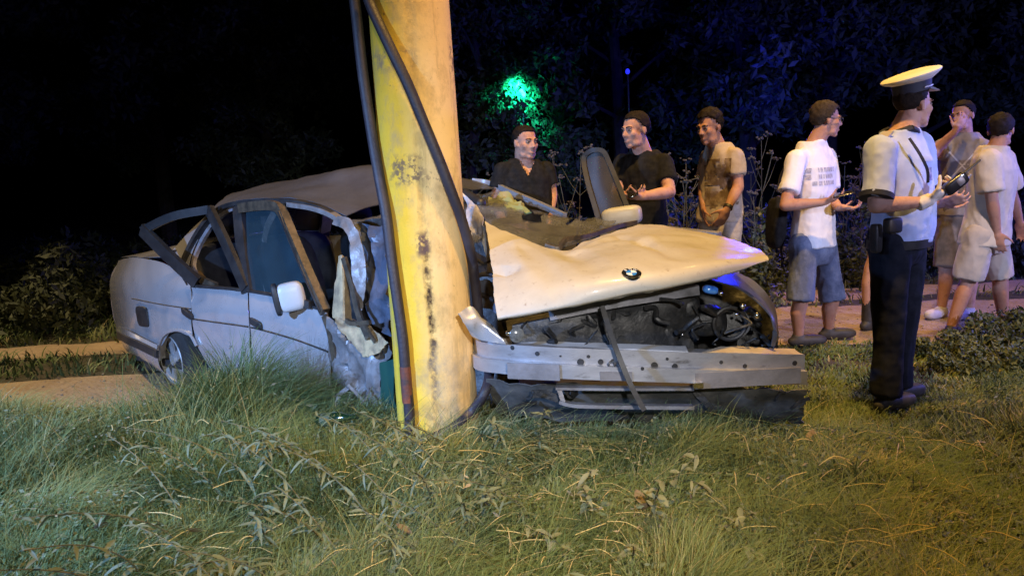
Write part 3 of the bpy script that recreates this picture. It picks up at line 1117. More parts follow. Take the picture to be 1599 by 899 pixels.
# ---- hood
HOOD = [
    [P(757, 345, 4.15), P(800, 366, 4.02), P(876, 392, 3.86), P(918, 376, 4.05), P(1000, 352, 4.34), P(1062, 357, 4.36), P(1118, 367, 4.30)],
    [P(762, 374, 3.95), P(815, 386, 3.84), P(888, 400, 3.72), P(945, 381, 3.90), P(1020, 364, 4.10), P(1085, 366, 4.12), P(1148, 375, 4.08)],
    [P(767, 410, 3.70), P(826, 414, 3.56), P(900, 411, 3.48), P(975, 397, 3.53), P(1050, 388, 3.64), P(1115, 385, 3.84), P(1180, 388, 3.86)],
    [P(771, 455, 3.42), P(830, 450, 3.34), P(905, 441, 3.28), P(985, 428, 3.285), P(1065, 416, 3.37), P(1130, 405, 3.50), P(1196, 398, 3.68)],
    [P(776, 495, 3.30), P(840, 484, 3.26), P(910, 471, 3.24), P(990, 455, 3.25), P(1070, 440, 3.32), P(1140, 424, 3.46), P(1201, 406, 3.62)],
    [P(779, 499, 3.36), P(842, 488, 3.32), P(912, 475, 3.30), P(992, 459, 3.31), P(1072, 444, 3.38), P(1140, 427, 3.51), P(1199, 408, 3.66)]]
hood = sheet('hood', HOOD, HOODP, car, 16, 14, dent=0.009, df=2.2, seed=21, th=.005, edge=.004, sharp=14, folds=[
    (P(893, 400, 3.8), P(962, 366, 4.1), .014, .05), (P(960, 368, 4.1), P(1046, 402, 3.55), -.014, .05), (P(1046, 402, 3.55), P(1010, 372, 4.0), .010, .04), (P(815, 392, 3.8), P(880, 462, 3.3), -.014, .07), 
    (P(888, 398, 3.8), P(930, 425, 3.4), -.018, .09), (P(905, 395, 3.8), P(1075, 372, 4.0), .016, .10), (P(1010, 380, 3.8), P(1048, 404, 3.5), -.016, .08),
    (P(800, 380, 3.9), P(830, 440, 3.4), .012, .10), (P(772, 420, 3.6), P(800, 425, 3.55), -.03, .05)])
bv = BVHTree.FromPolygons([v.co + rootloc(car) for v in hood.data.vertices], [tuple(p.vertices) for p in hood.data.polygons])
ep = P(986, 428, 3.29)
loc, nor, _, _ = bv.find_nearest(ep)
toc = (Vector((0, 0, CAM_H)) - loc).normalized()
if nor.dot(toc) < 0:
    nor = -nor
eu = (Vector((0, 0, 1)) - nor * nor.z).normalized()
ex = eu.cross(nor)
BL = mat('badge_black', (0.012, 0.012, 0.014), None, rough=.2, coat=.6)
WH = mat('badge_white', (0.80, 0.80, 0.80), None, rough=.2, coat=.6)
BU = mat('badge_blue', (0.03, 0.20, 0.62), None, rough=.2, coat=.6)
m = MB()
m.lathe(loc - nor * .006, nor, [(0, .041), (.010, .041), (.012, .0385)], 40, 0)
em = build('emblem', m, BL, hood)
m = MB()
for r in (.0395, .0225):
    m.tube([loc + nor * .0065 + ex * (math.cos(k * math.pi / 20) * r) + eu * (math.sin(k * math.pi / 20) * r) for k in range(41)], .0013, 6)
build('emblem_ring', m, CHROME, em)
for nm, mt, qs in (('emblem_white', WH, (0, 2)), ('emblem_blue', BU, (1, 3))):
    m = MB()
    for qd in qs:
        base = math.pi / 2 * qd
        arc = [loc + nor * .0078 + ex * (math.cos(base + k * math.pi / 16) * .0222) + eu * (math.sin(base + k * math.pi / 16) * .0222) for k in range(9)]
        m.add([loc + nor * .0078] + arc, [(0, k + 1, k + 2) for k in range(8)])
    build(nm, m, mt, em, smooth=False)
m = MB()
for ch, ang in (('B', 128), ('M', 90), ('W', 52)):
    cu = bpy.data.curves.new('letter', 'FONT')
    cu.body = ch
    cu.size = .017
    cu.align_x = 'CENTER'
    cu.extrude = .0006
    to = bpy.data.objects.new('letter', cu)
    COL.objects.link(to)
    me = to.evaluated_get(bpy.context.evaluated_depsgraph_get()).to_mesh()
    a = math.radians(ang)
    rd_ = ex * math.cos(a) + eu * math.sin(a)
    tn = ex * math.sin(a) - eu * math.cos(a)
    m.add([loc + nor * (.0075 + v.co.z) + rd_ * (.0255 + v.co.y) + tn * v.co.x for v in me.vertices], [tuple(p.vertices) for p in me.polygons])
    bpy.data.objects.remove(to)
build('emblem_lettering', m, WH, em, smooth=False)

# ---- windshield: crazed, sagging, pulled off the roof
ws = sheet('windshield', [
    [P(550, 345, 5.0), P(640, 325, 5.3), P(724, 308, 5.5), P(770, 301, 5.70), P(800, 303, 5.66)],
    [P(575, 390, 4.8), P(660, 352, 4.9), P(730, 326, 4.9), P(800, 322, 5.05), P(868, 334, 5.1)],
    [P(598, 440, 4.6), P(690, 385, 4.5), P(752, 352, 4.4), P(830, 352, 4.5), P(905, 345, 4.75)],
    [P(606, 480, 4.4), P(710, 410, 4.3), P(765, 368, 4.1), P(868, 389, 3.90), P(962, 352, 4.5)]], CRAZED, car, 12, 12, dent=.02, df=3.2, seed=31, folds=[(P(735, 330, 4.8), P(900, 352, 4.6), .05, .07), (P(750, 345, 4.5), P(880, 372, 4.1), -.045, .06), (P(760, 318, 5.2), P(870, 340, 5.0), -.04, .06), (P(770, 360, 4.3), P(850, 375, 4.1), .035, .05), (P(900, 345, 4.75), P(960, 355, 4.5), .03, .05)], edge=.008, th=.006,
    holes=lambda u, v: noise.noise(Vector((u * 5.5, v * 8, 3.3))) > .20 and .06 < u < .75 and v > .52)
m = MB()
m.bar(dense([P(738, 282, 5.92), P(766, 286, 5.88), P(800, 301, 5.65), P(840, 318, 5.4), P(882, 337, 5.12)], 6), .035, .03, up=(0, 0, 1))
build('front_pillar', m, PAINT, car)
m = MB()
m.bar(dense([P(852, 383, 3.93), P(872, 388, 3.9), P(884, 374, 4.0), P(920, 368, 4.2), P(965, 353, 4.52), P(994, 347, 4.6)], 5), .022, .02)
build('windshield_seal', m, BRONZE, ws)
# under the screen: dashboard, deflated airbag, vegetation-green lining
sheet('dashboard', [[P(560, 400, 4.9), P(660, 370, 4.95), P(760, 345, 4.95), P(900, 352, 4.95)], [P(600, 480, 4.7), P(690, 430, 4.65), P(760, 392, 4.6), P(900, 400, 4.6)], [P(605, 560, 4.6), P(690, 520, 4.5), P(770, 500, 4.45), P(900, 500, 4.45)]], CABIN, car, 6, 6, dent=.05, df=5, seed=33, th=.02)
BAG = mat('airbag', (0.22, 0.26, 0.10), (0.30, 0.27, 0.15), 6, 0.8, 0, 0.2, 30)
sheet('airbag', [[P(766, 307, 5.45), P(790, 305, 5.45), P(812, 312, 5.4)], [P(764, 320, 5.3), P(792, 318, 5.2), P(822, 324, 5.2)], [P(768, 332, 5.2), P(796, 332, 5.1), P(830, 334, 5.1)]], BAG, car, 8, 8, dent=.06, df=7, seed=35, th=.01)
m = MB()
m.cap(P(727, 303, 5.2), .032, P(750, 318, 5.05), .036)
build('visor', m, BLACK, car)

# ---- torn sheet metal in front of the door
cr_ = sheet('crumpled_fender', [
    [P(505, 488, 4.86), P(524, 500, 4.74), P(548, 498, 4.70), P(578, 512, 4.50), P(609, 536, 4.26)],
    [P(511, 515, 4.86), P(530, 520, 4.62), P(552, 524, 4.66), P(582, 530, 4.42), P(612, 548, 4.24)],
    [P(515, 548, 4.86), P(534, 552, 4.70), P(556, 556, 4.54), P(584, 556, 4.48), P(604, 568, 4.34)],
    [P(519, 590, 4.86), P(539, 592, 4.66), P(560, 594, 4.64), P(580, 596, 4.48), P(592, 600, 4.46)],
    [P(524, 628, 4.86), P(542, 630, 4.74), P(562, 632, 4.60), P(582, 634, 4.56), P(598, 640, 4.44)],
    [P(530, 655, 4.84), P(546, 662, 4.70), P(566, 668, 4.66), P(588, 672, 4.52), P(610, 674, 4.40)]], TORN, car, 7, 6, dent=.035, df=6, seed=41, edge=.012, sharp=24)
TAN = mat('torn_lining_lit', (0.50, 0.37, 0.20), (0.22, 0.16, 0.10), 9, 0.7, 0, 0.3, 40, 6, .4, .65)  # tan brightened to carry the yellow light on the lining
sheet('torn_lining_lit', [[P(520, 494, 4.66), P(545, 503, 4.58), P(575, 509, 4.44), P(606, 534, 4.22)], [P(526, 506, 4.58), P(548, 520, 4.52), P(572, 540, 4.40), P(592, 552, 4.28)], [P(530, 516, 4.56), P(548, 532, 4.52), P(566, 554, 4.42), P(576, 558, 4.36)]], TAN, car, 7, 7, dent=.03, df=7, seed=43, edge=.01)
sheet('torn_pillar', [[P(519, 350, 4.86), P(528, 337, 4.82)], [P(536, 358, 4.72), P(546, 343, 4.70)], [P(546, 378, 4.64), P(562, 372, 4.60)], [P(548, 412, 4.58), P(571, 410, 4.55)], [P(552, 448, 4.56), P(571, 446, 4.53)], [P(559, 484, 4.56), P(566, 484, 4.54)]], TORN, car, 5, 6, dent=.02, df=7, seed=45, edge=.006)
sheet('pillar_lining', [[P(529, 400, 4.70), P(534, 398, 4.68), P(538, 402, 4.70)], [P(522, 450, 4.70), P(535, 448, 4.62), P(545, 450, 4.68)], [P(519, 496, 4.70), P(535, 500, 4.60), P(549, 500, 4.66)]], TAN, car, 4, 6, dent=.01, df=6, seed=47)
m = MB()
m.bar(dense([P(537, 402, 4.62), P(551, 450, 4.56), P(560, 490, 4.46), P(576, 528, 4.36)], 5), .035, .02, up=SD)
m.bar(dense([P(541, 500, 4.5), P(552, 505, 4.46), P(578, 503, 4.36)], 4), .025, .02)
m.bar(dense([P(507, 492, 4.84), P(516, 520, 4.80), P(523, 560, 4.80), P(534, 600, 4.78), P(540, 640, 4.74)], 5), .045, .02, up=SD)
m.bar(dense([P(570, 505, 4.4), P(577, 520, 4.34), P(586, 534, 4.3)], 4), .02, .012)
build('torn_bracing', m, BRONZE, car)
m = MB()
random.seed(5)
for k in range(18):
    p = P(random.uniform(520, 606), random.uniform(600, 668), random.uniform(4.3, 4.55))
    d = Vector((random.uniform(-1, 1), random.uniform(-.4, .4), random.uniform(-1, 1))).normalized() * random.uniform(.03, .10)
    m.bar([p - d, p + Vector((random.uniform(-.01, .01), 0, random.uniform(-.02, .02))), p + d], random.uniform(.008, .03), .005)
tag(build('metal_shreds', m, TORN, car), kind='stuff')
# dark structure behind the tear: bulkhead, wing inner
sheet('bulkhead', [[P(548, 350, 5.05), P(600, 340, 4.9), P(700, 330, 4.75), P(790, 372, 4.55)], [P(548, 430, 4.95), P(600, 430, 4.8), P(700, 430, 4.6), P(790, 450, 4.45)], [P(535, 520, 4.95), P(600, 520, 4.7), P(700, 540, 4.5), P(800, 560, 4.4)], [P(540, 660, 4.9), P(600, 660, 4.65), P(700, 660, 4.5), P(820, 640, 4.35)]], BAY, car, 7, 7, dent=.05, df=5, seed=51, th=.02)
BLUEG = mat('undercoat', (0.10, 0.12, 0.17), (0.05, 0.055, 0.07), 7, 0.4, 0.1, 0.3, 40)
sheet('wing_inner', [[P(556, 345, 4.80), P(580, 352, 4.7), P(602, 350, 4.6)], [P(570, 400, 4.7), P(588, 400, 4.6), P(606, 400, 4.5)], [P(572, 460, 4.65), P(590, 465, 4.5), P(608, 468, 4.4)], [P(578, 505, 4.6), P(596, 515, 4.45), P(612, 525, 4.35)]], BLUEG, car, 6, 7, dent=.05, df=5, seed=53, edge=.01, sharp=22)
GREENP = mat('green_lining', (0.01, 0.07, 0.05), None, rough=.6)
sheet('brake_cover', [[P(594, 566, 4.38), P(616, 560, 4.2)], [P(594, 610, 4.38), P(616, 610, 4.2)], [P(600, 645, 4.36), P(620, 645, 4.2)]], GREENP, car, 5, 5, dent=.02, seed=54)
# torn scraps between the post and the hood
LILAC = mat('torn_plastic', (0.42, 0.40, 0.42), (0.26, 0.23, 0.22), 12, .4, 0, .3, 30)
sheet('torn_scrap', [[P(722, 300, 4.5), P(742, 318, 4.4), P(756, 340, 4.25)], [P(728, 330, 4.4), P(745, 340, 4.3), P(757, 352, 4.2)], [P(736, 372, 4.3), P(746, 380, 4.25), P(756, 372, 4.2)]], LILAC, car, 6, 6, dent=.03, df=9, seed=55, edge=.006)
sheet('torn_scrap', [[P(752, 352, 4.2), P(762, 356, 4.1)], [P(755, 385, 4.05), P(769, 392, 3.95)], [P(760, 425, 3.9), P(775, 440, 3.85)]], mat('scrap_blue', (0.30, 0.36, 0.46), (0.16, 0.19, 0.25), 8, .4, 0, .2, 30), car, 5, 6, dent=.02, df=8, seed=57, edge=.005)
sheet('torn_scrap', [[P(742, 440, 4.05), P(762, 436, 3.95), P(774, 445, 3.9)], [P(745, 480, 3.98), P(764, 482, 3.9), P(776, 490, 3.85)]], BLUEG, car, 6, 6, dent=.03, df=8, seed=58, edge=.005)
m = MB()
m.tube(dense([P(742, 432, 3.98), P(756, 428, 3.9), P(772, 430, 3.85)], 5), .012, 8)
m.tube(dense([P(738, 455, 4.0), P(760, 462, 3.9), P(772, 470, 3.82)], 5), .01, 8)
m.tube(dense([P(744, 405, 4.1), P(756, 412, 4.0), P(770, 405, 3.95)], 5), .009, 8)
build('broken_pipe', m, BLACK, car)

# ---- engine bay under the lifted hood
m = MB()
m.add([P(790, 500, 4.3), P(1110, 440, 4.6), P(1205, 500, 4.3), P(1205, 560, 4.1), P(800, 565, 4.05)], [(4, 3, 2, 1, 0)])
build('bay_back', m, BAY, car)
sheet('radiator', [[P(800, 508, 3.62), P(900, 488, 3.60), P(1000, 470, 3.62), P(1085, 452, 3.68)], [P(800, 545, 3.62), P(900, 545, 3.60), P(1000, 545, 3.62), P(1085, 545, 3.68)]], BAY, car, 6, 6, dent=.03, df=9, seed=61, th=.03)
m = MB()
m.bar(dense([P(858, 492, 3.56), P(950, 474, 3.54), P(1010, 464, 3.55), P(1090, 452, 3.6)], 5), .045, .03)
build('radiator_support', m, mat('support_paint', (0.22, 0.22, 0.25), (0.10, 0.10, 0.11), 8, .45, .2, .2, 40), car)
random.seed(11)
m = MB()
for k in range(46):                      # hoses, looms and brackets
    t = random.random()
    x0 = random.uniform(800, 1190)
    top_ = 505 - (x0 - 790) * .16 if x0 < 1090 else 455 + (x0 - 1090) * .25
    y0 = random.uniform(top_ + 8, 545)
    Y = random.uniform(3.52, 3.8)
    pts = [P(x0, y0, Y)]
    for j in range(3):
        x0 += random.uniform(-22, 26)
        y0 = min(548, max(top_ + 6, y0 + random.uniform(-16, 16)))
        pts.append(P(x0, y0, Y + random.uniform(-.05, .05)))
    m.tube(dense(pts, 4), random.choice((.004, .006, .009, .013)), 7)
tag(build('engine_hoses', m, BAY, car), kind='stuff')
m = MB()
m.ell(P(1100, 500, 3.78), ((.10, 0, 0), (0, .1, 0), (0, 0, .07)), 18, 10, e=.6)
m.ell(P(1020, 520, 3.75), ((.12, 0, 0), (0, .1, 0), (0, 0, .06)), 18, 10, e=.5)
m.cone(P(1148, 505, 3.72), .07, P(1148, 505, 3.8), .07, 24)
m.ell(P(1075, 480, 3.72), ((.05, 0, .01), (0, .05, 0), (0, 0, .05)), 14, 8, e=.6)
build('engine_block', m, BAY, car)
m = MB()
for k in range(25):
    a = 2 * math.pi * k / 24
    pass
m.tube([P(1140, 505, 3.66) + Vector((math.cos(2 * math.pi * k / 24) * .075, 0, math.sin(2 * math.pi * k / 24) * .075)) for k in range(25)], .010, 8)
build('lamp_housing', m, BLACK, car)
m = MB()
m.lathe(P(806, 522, 3.52), (0.1, -1, 0.1), [(0, .012), (.01, .03), (.03, .034), (.034, .028)], 20)
build('fog_lamp', m, mat('lamp_glass', (0.16, 0.16, 0.15), (0.05, 0.05, 0.05), 40, rough=.12, coat=.8), car)
m = MB()
m.ell(P(1109, 452, 3.68), (Vector((.036, 0, -.008)), Vector((0, .03, 0)), Vector((.004, 0, .020))), 14, 8, e=.7)
build('beacon_glint', m, mat('glint_blue', (0.02, 0.12, 0.75), (0.10, 0.35, 0.9), 30, .12, 0, coat=1.0), car)  # shiny blue blob stands in for the beacon's reflection in the bay
m = MB()
for x, y, r in ((793, 520, .012), (865, 492, .009), (1125, 458, .012), (1160, 478, .014), (1182, 492, .016), (1066, 522, .007), (1150, 490, .008)):
    m.ell(P(x, y, 3.55), ((r, 0, 0), (0, r, 0), (0, 0, r)), 8, 6)
tag(build('bright_fittings', m, CHROME, car), kind='stuff')
# left wing: open edge curling round the lamp bay
FEND = mat('wing_inside', (0.10, 0.11, 0.14), (0.05, 0.05, 0.06), 6, .35, .1, .2, 30)
sheet('front_wing', [
    [P(1068, 440, 3.80), P(1112, 440, 3.72), P(1152, 452, 3.66), P(1184, 474, 3.60), P(1203, 496, 3.57), P(1209, 520, 3.56), P(1206, 545, 3.58)],
    [P(1088, 410, 4.2), P(1130, 420, 4.2), P(1170, 436, 4.15), P(1196, 462, 4.1), P(1210, 488, 4.1), P(1214, 515, 4.1), P(1212, 550, 4.1)]], FEND, car, 6, 5, dent=.01, seed=63, th=.004)
m = MB()
m.bar(dense([P(1110, 437, 3.70), P(1152, 449, 3.64), P(1184, 471, 3.58), P(1204, 493, 3.55), P(1210, 518, 3.54), P(1207, 540, 3.56)], 6), .006, .02)
build('wing_edge', m, FEND, car)
sheet('inner_wing', [[P(1050, 438, 4.30), P(1110, 428, 4.28), P(1160, 440, 4.24), P(1204, 470, 4.18)], [P(1050, 490, 4.26), P(1110, 490, 4.24), P(1162, 492, 4.2), P(1210, 505, 4.14)], [P(1050, 560, 4.22), P(1110, 562, 4.2), P(1165, 562, 4.16), P(1212, 560, 4.12)]], BAY, car, 6, 6, dent=.04, df=6, seed=66, th=.01)

# ---- bumper beam
path = [P(738, 548, 3.86), P(752, 557, 3.72), P(785, 561, 3.60), P(830, 565, 3.52), P(900, 569, 3.46), P(990, 572, 3.44), P(1080, 575, 3.45), P(1170, 577, 3.48), P(1257, 578, 3.53)]
dp = dense(path, 6)
prof = [(.070, .09), (.073, .000), (.002, .004), (.0, -.022), (-.062, -.020), (-.068, .02), (-.068, .09)]   # (height, depth back)
vs, fs = [], []
for i, p in enumerate(dp):
    t = (dp[min(i + 1, len(dp) - 1)] - dp[max(i - 1, 0)])
    t.z = 0
    t.normalize()
    bk = Vector((-t.y, t.x, 0))
    for h, d in prof:
        wv = .0025 * noise.noise(p * 7 + Vector((0, 0, h * 20)))
        vs.append(p + Vector((0, 0, h)) + bk * (d + wv))
n = len(prof)
for i in range(len(dp) - 1):
    fs += [(i * n + k, i * n + (k + 1) % n, (i + 1) * n + (k + 1) % n, (i + 1) * n + k) for k in range(n)]
fs += [tuple(range(n)), tuple(range((len(dp) - 1) * n, len(dp) * n))[::-1]]
beam = mesh_obj('bumper_beam', vs, [f[::-1] for f in fs], BARE, car, sharp=30)
m = MB()
for x, y, r in ((800, 543, .011), (838, 548, .011), (873, 549, .005), (906, 564, .016), (918, 555, .008), (937, 563, .013), (955, 560, .006), (1000, 571, .008), (1020, 568, .016), (1040, 558, .007), (1052, 570, .014), (1120, 560, .009), (1158, 567, .010), (1240, 566, .012)):
    c = P(x, y, 3.47 if 880 < x < 1100 else (3.53 if x > 1100 else 3.56))
    best = min(dp, key=lambda q: (q.xy - c.xy).length)
    front = Vector((best.x, best.y, 0))
    i = dp.index(best)
    t = (dp[min(i + 1, len(dp) - 1)] - dp[max(i - 1, 0)]).normalized()
    bk = Vector((-t.y, t.x, 0)).normalized()
    c = Vector((c.x, best.y + (c.x - best.x) * t.y / max(t.x, .2), c.z))
    hh = c.z - best.z
    d = 0.002 if hh > 0.0 else -.0205
    m = MB()
    m.cone(c + bk * (d + .004), r, c + bk * (d - .0025), r * .96, 16)
    build('bolt_hole_disc', m, BLACK, beam)  # raised black disc paints the shade inside each hole
m = MB()
for x, y in ((955, 569),):
    c = P(x, y, 3.425)
    for r in (.016, .010):
        m.tube([c + Vector((math.cos(k * .3) * r, 0, math.sin(k * .3) * r)) for k in range(22)], .002, 6)
build('tow_eye', m, CHROME, beam)
PLATE = mat('beam_plate', (0.30, 0.285, 0.30), (0.20, 0.19, 0.195), 7, .5, .5, .15, 70, 8)
for c, ax in ((P(833, 580, 3.475), (Vector((.115, -.028, -.004)), Vector((.001, .004, 0)), Vector((0, 0, .036)))), (P(1168, 590, 3.447), (Vector((.238, .014, -.004)), Vector((0, .004, 0)), Vector((0, 0, .036)))), (P(962, 587, 3.418), (Vector((.07, .0, -.004)), Vector((0, .004, 0)), Vector((0, 0, .020))))):
    m = MB()
    m.box(c, ax)
    build('beam_plate', m, PLATE, beam)
m = MB()
m.box(P(1090, 601, 3.42), (Vector((.022, 0, 0)), Vector((0, .01, 0)), Vector((0, 0, .012))))
build('beam_clip', m, CHROME, beam)
# painted strip left on top of the beam
sheet('bumper_trim', [[P(762, 537, 3.66), P(800, 540, 3.58), P(880, 543, 3.50), P(990, 546, 3.45), P(1075, 549, 3.45)], [P(764, 526, 3.72), P(802, 530, 3.66), P(880, 535, 3.58), P(990, 538, 3.53), P(1070, 541, 3.53)]], LIP, car, 6, 3, dent=.004, seed=71, edge=.003)
sheet('bumper_trim', [[P(1096, 551, 3.45), P(1160, 552, 3.48), P(1254, 555, 3.53)], [P(1125, 542, 3.54), P(1180, 543, 3.57), P(1240, 546, 3.62)]], mat('trim_tan', (0.42, 0.36, 0.28), (0.28, 0.22, 0.17), 8, .6), car, 6, 3, dent=.004, seed=72, edge=.003)
# torn wing tip by the post
sheet('torn_wing_tip', [[P(716, 489, 3.56), P(735, 478, 3.62), P(752, 494, 3.6), P(770, 507, 3.6)], [P(726, 506, 3.54), P(744, 503, 3.56), P(764, 512, 3.56), P(780, 523, 3.56)], [P(737, 524, 3.60), P(752, 530, 3.58), P(770, 534, 3.56), P(791, 537, 3.55)]], PAINT, car, 6, 6, dent=.012, df=7, seed=73, edge=.003)
# ---- below the beam: valance, ducting, lower rail
sheet('valance', [[P(760, 592, 3.72), P(840, 600, 3.62), P(960, 603, 3.58), P(1080, 604, 3.58), P(1180, 606, 3.6), P(1256, 608, 3.64)], [P(770, 625, 3.78), P(845, 628, 3.7), P(960, 630, 3.66), P(1080, 632, 3.66), P(1180, 634, 3.66), P(1256, 636, 3.68)], [P(790, 652, 3.85), P(850, 656, 3.8), P(960, 656, 3.76), P(1080, 656, 3.76), P(1180, 658, 3.76), P(1254, 656, 3.78)]], mat('valance_plastic', (0.05, 0.052, 0.055), (0.11, 0.11, 0.11), 9, .5, 0, .2, 40), car, 8, 6, dent=.028, df=5, seed=75, edge=.02, th=.006, sharp=30)
m = MB()
m.bar(dense([P(868, 605, 3.50), P(960, 606, 3.48), P(1082, 606, 3.5)], 4), .012, .04)
m.bar(dense([P(874, 626, 3.50), P(900, 632, 3.49), P(980, 634, 3.48), P(1082, 635, 3.5)], 4), .016, .04)
m.bar([P(872, 604, 3.51), P(880, 630, 3.5)], .02, .03, up=(1, 0, 0))
build('lower_rail', m, TORN, car)
m = MB()
random.seed(23)
for k in range(9):
    p = P(random.choice((random.uniform(760, 900), random.uniform(1080, 1255))), random.uniform(610, 645), random.uniform(3.5, 3.66))
    d = Vector((random.uniform(-1, 1), random.uniform(-.3, .3), random.uniform(-.6, .6))).normalized() * random.uniform(.02, .07)
    m.bar([p - d, p + Vector((0, 0, random.uniform(-.02, .02))), p + d], random.uniform(.01, .04), .006)
tag(build('broken_ducting', m, BAY, car), kind='stuff')
m = MB()
m.bar(dense([P(940, 478, 3.44), P(953, 520, 3.38), P(968, 560, 3.33), P(987, 605, 3.30), P(1006, 640, 3.29)], 5), .022, .012, up=(1, 0, 0))
build('hanging_strip', m, BLACK, car)

# ================================================================== PEOPLE
SKIN = mat('skin', (0.52, 0.29, 0.21), (0.58, 0.34, 0.25), 14, 0.55, 0, 0.05, 90, 4, .4, .7, (0.36, 0.17, 0.12), 22, .52, .72, spec=.25, sss=0.1)
SKIN2 = mat('skin_tanned', (0.44, 0.23, 0.15), (0.50, 0.27, 0.18), 14, 0.55, 0, 0.05, 90, 4, .4, .7, (0.36, 0.17, 0.12), 22, .52, .72, spec=.25, sss=0.1)
HAIR = mat('dark_hair', (0.012, 0.009, 0.008), (0.028, 0.02, 0.016), 60, 0.7, 0, 0.5, 160, spec=.12)
HAIRB = mat('brown_hair', (0.035, 0.024, 0.015), (0.07, 0.05, 0.03), 60, 0.7, 0, 0.5, 160, spec=.12)
EYEW = mat('eye_white', (0.24, 0.20, 0.18), None, rough=.3)
EYED = mat('eye_iris', (0.015, 0.01, 0.008), None, rough=.15)
LIPS = mat('lips', (0.42, 0.22, 0.165), None, rough=.45)
SHOE = mat('shoe', (0.025, 0.024, 0.025), (0.05, 0.048, 0.045), 20, .6)
PALE = mat('pale_shoe', (0.55, 0.52, 0.5), (0.4, 0.38, 0.35), 20, .6)


def G(px, py, Y, h=0.085):
    p = P(px, py, Y)
    return Vector((p.x, p.y, tz(p.x, p.y) + h))


def lerp(a, b, t):
    return a + (b - a) * t


def hand(mb, wr, d, n, thumb, curl=0.45, sc=1.0, grip=False):
    d, n = Vector(d).normalized(), Vector(n)
    n = (n - d * n.dot(d)).normalized()
    s = d.cross(n).normalized() * thumb
    mb.cap(wr - d * .01, .027 * sc, wr + d * .03 * sc, .026 * sc, 10)
    mb.ell(wr + d * .055 * sc, (d * .052 * sc, s * .043 * sc, n * .016 * sc), 14, 8, e=.75)
    for i, L in enumerate((.95, 1.06, 1.0, .80)):
        p = wr + d * (.096 - (0.006 if i in (0, 3) else 0)) * sc + s * (.0325 - .0215 * i) * sc
        ang = curl * .55
        dev = s * (.10 - .07 * i)
        for j, seg in enumerate((.041, .027, .021)):
            dirv = (d * math.cos(ang) + n * math.sin(ang) + dev * (1 if j == 0 else .3)).normalized()
            q = p + dirv * seg * L * sc
            mb.cap(p, (.0088 - .0009 * j) * sc, q, (.0080 - .0009 * j) * sc, 8)
            p = q
            ang += curl * (1.0 + .12 * i)
    p = wr + d * .028 * sc + s * .034 * sc
    for j, (seg, r) in enumerate(((.040, .0125), (.032, .0100), (.026, .0088))):
        dirv = (d * (.62 + .12 * j) + s * (.72 - .32 * j) + n * (.25 + .35 * j * (2 if grip else 1))).normalized()
        q = p + dirv * seg * sc
        mb.cap(p, r * sc, q, r * .92 * sc, 8)
        p = q


def head(mb, c, f, u, s=1.0, fat=0.0):
    """f facing, u up; adds the head's solids and returns its frame"""
    f = Vector(f).normalized()
    u = Vector(u)
    u = (u - f * u.dot(f)).normalized()
    r = f.cross(u)

    def L(x, y, z):
        return c + r * (x * s) + f * (y * s) + u * (z * s)

    def E(x, y, z, a, b, d, e=1.0, n=14, m=10):
        mb.ell(L(x, y, z), (r * a * s, f * b * s, u * d * s), n, m, e=e)
    E(0, -.014, .040, .076, .096, .080, n=20, m=14)
    E(0, .026, -.030, .059 + fat, .068, .082, n=18, m=12)
    E(0, .004, -.060, .054 + fat * 1.2, .066, .042, e=.9)
    E(0, .066, -.098, .025 + fat, .022, .019)
    mb.cap(L(0, .091, .014), .0080 * s, L(0, .1105, -.027), .0105 * s, 10)
    for sx in (-1, 1):
        E(sx * .0115, .100, -.031, .0085, .010, .008)
        E(sx * .036, .062, -.020, .024 + fat, .022, .026)
        E(sx * .026, .084, .024, .026, .013, .009)
        E(sx * .034, .030, -.082, .024 + fat, .034, .026)
        # ear
        mb.ell(L(sx * .079, -.008, -.004), ((r * .009 * s + f * -.004 * s * sx), f * .019 * s, u * .033 * s), 10, 8)
    E(0, .084, -.067, .024, .012, .011)
    return L, r, f, u


def face_bits(L, r, f, u, s, root, hairm):
    for sx in (-1, 1):
        m = MB()
        m.ell(L(sx * .0315, .0800, .0045), (r * .0135 * s, f * .0105 * s, u * .0075 * s), 10, 8)
        ey = build('eye', m, EYEW, root)
        m = MB()
        m.ell(L(sx * .0305, .0880, .0045), (r * .0066 * s, f * .004 * s, u * .0055 * s), 10, 8)
        build('iris', m, EYED, ey)
        m = MB()
        m.bar(dense([L(sx * .012, .0955, .023), L(sx * .032, .0925, .029), L(sx * .050, .079, .024)], 3), .006 * s, .004 * s, up=u)
        build('eyebrow', m, hairm, root)
    m = MB()
    m.bar(dense([L(-.017, .0905, -.0675), L(-.01, .0955, -.067), L(.01, .0955, -.067), L(.017, .0905, -.0675)], 3), .008 * s, .004 * s, up=u)
    build('mouth', m, LIPS, root)


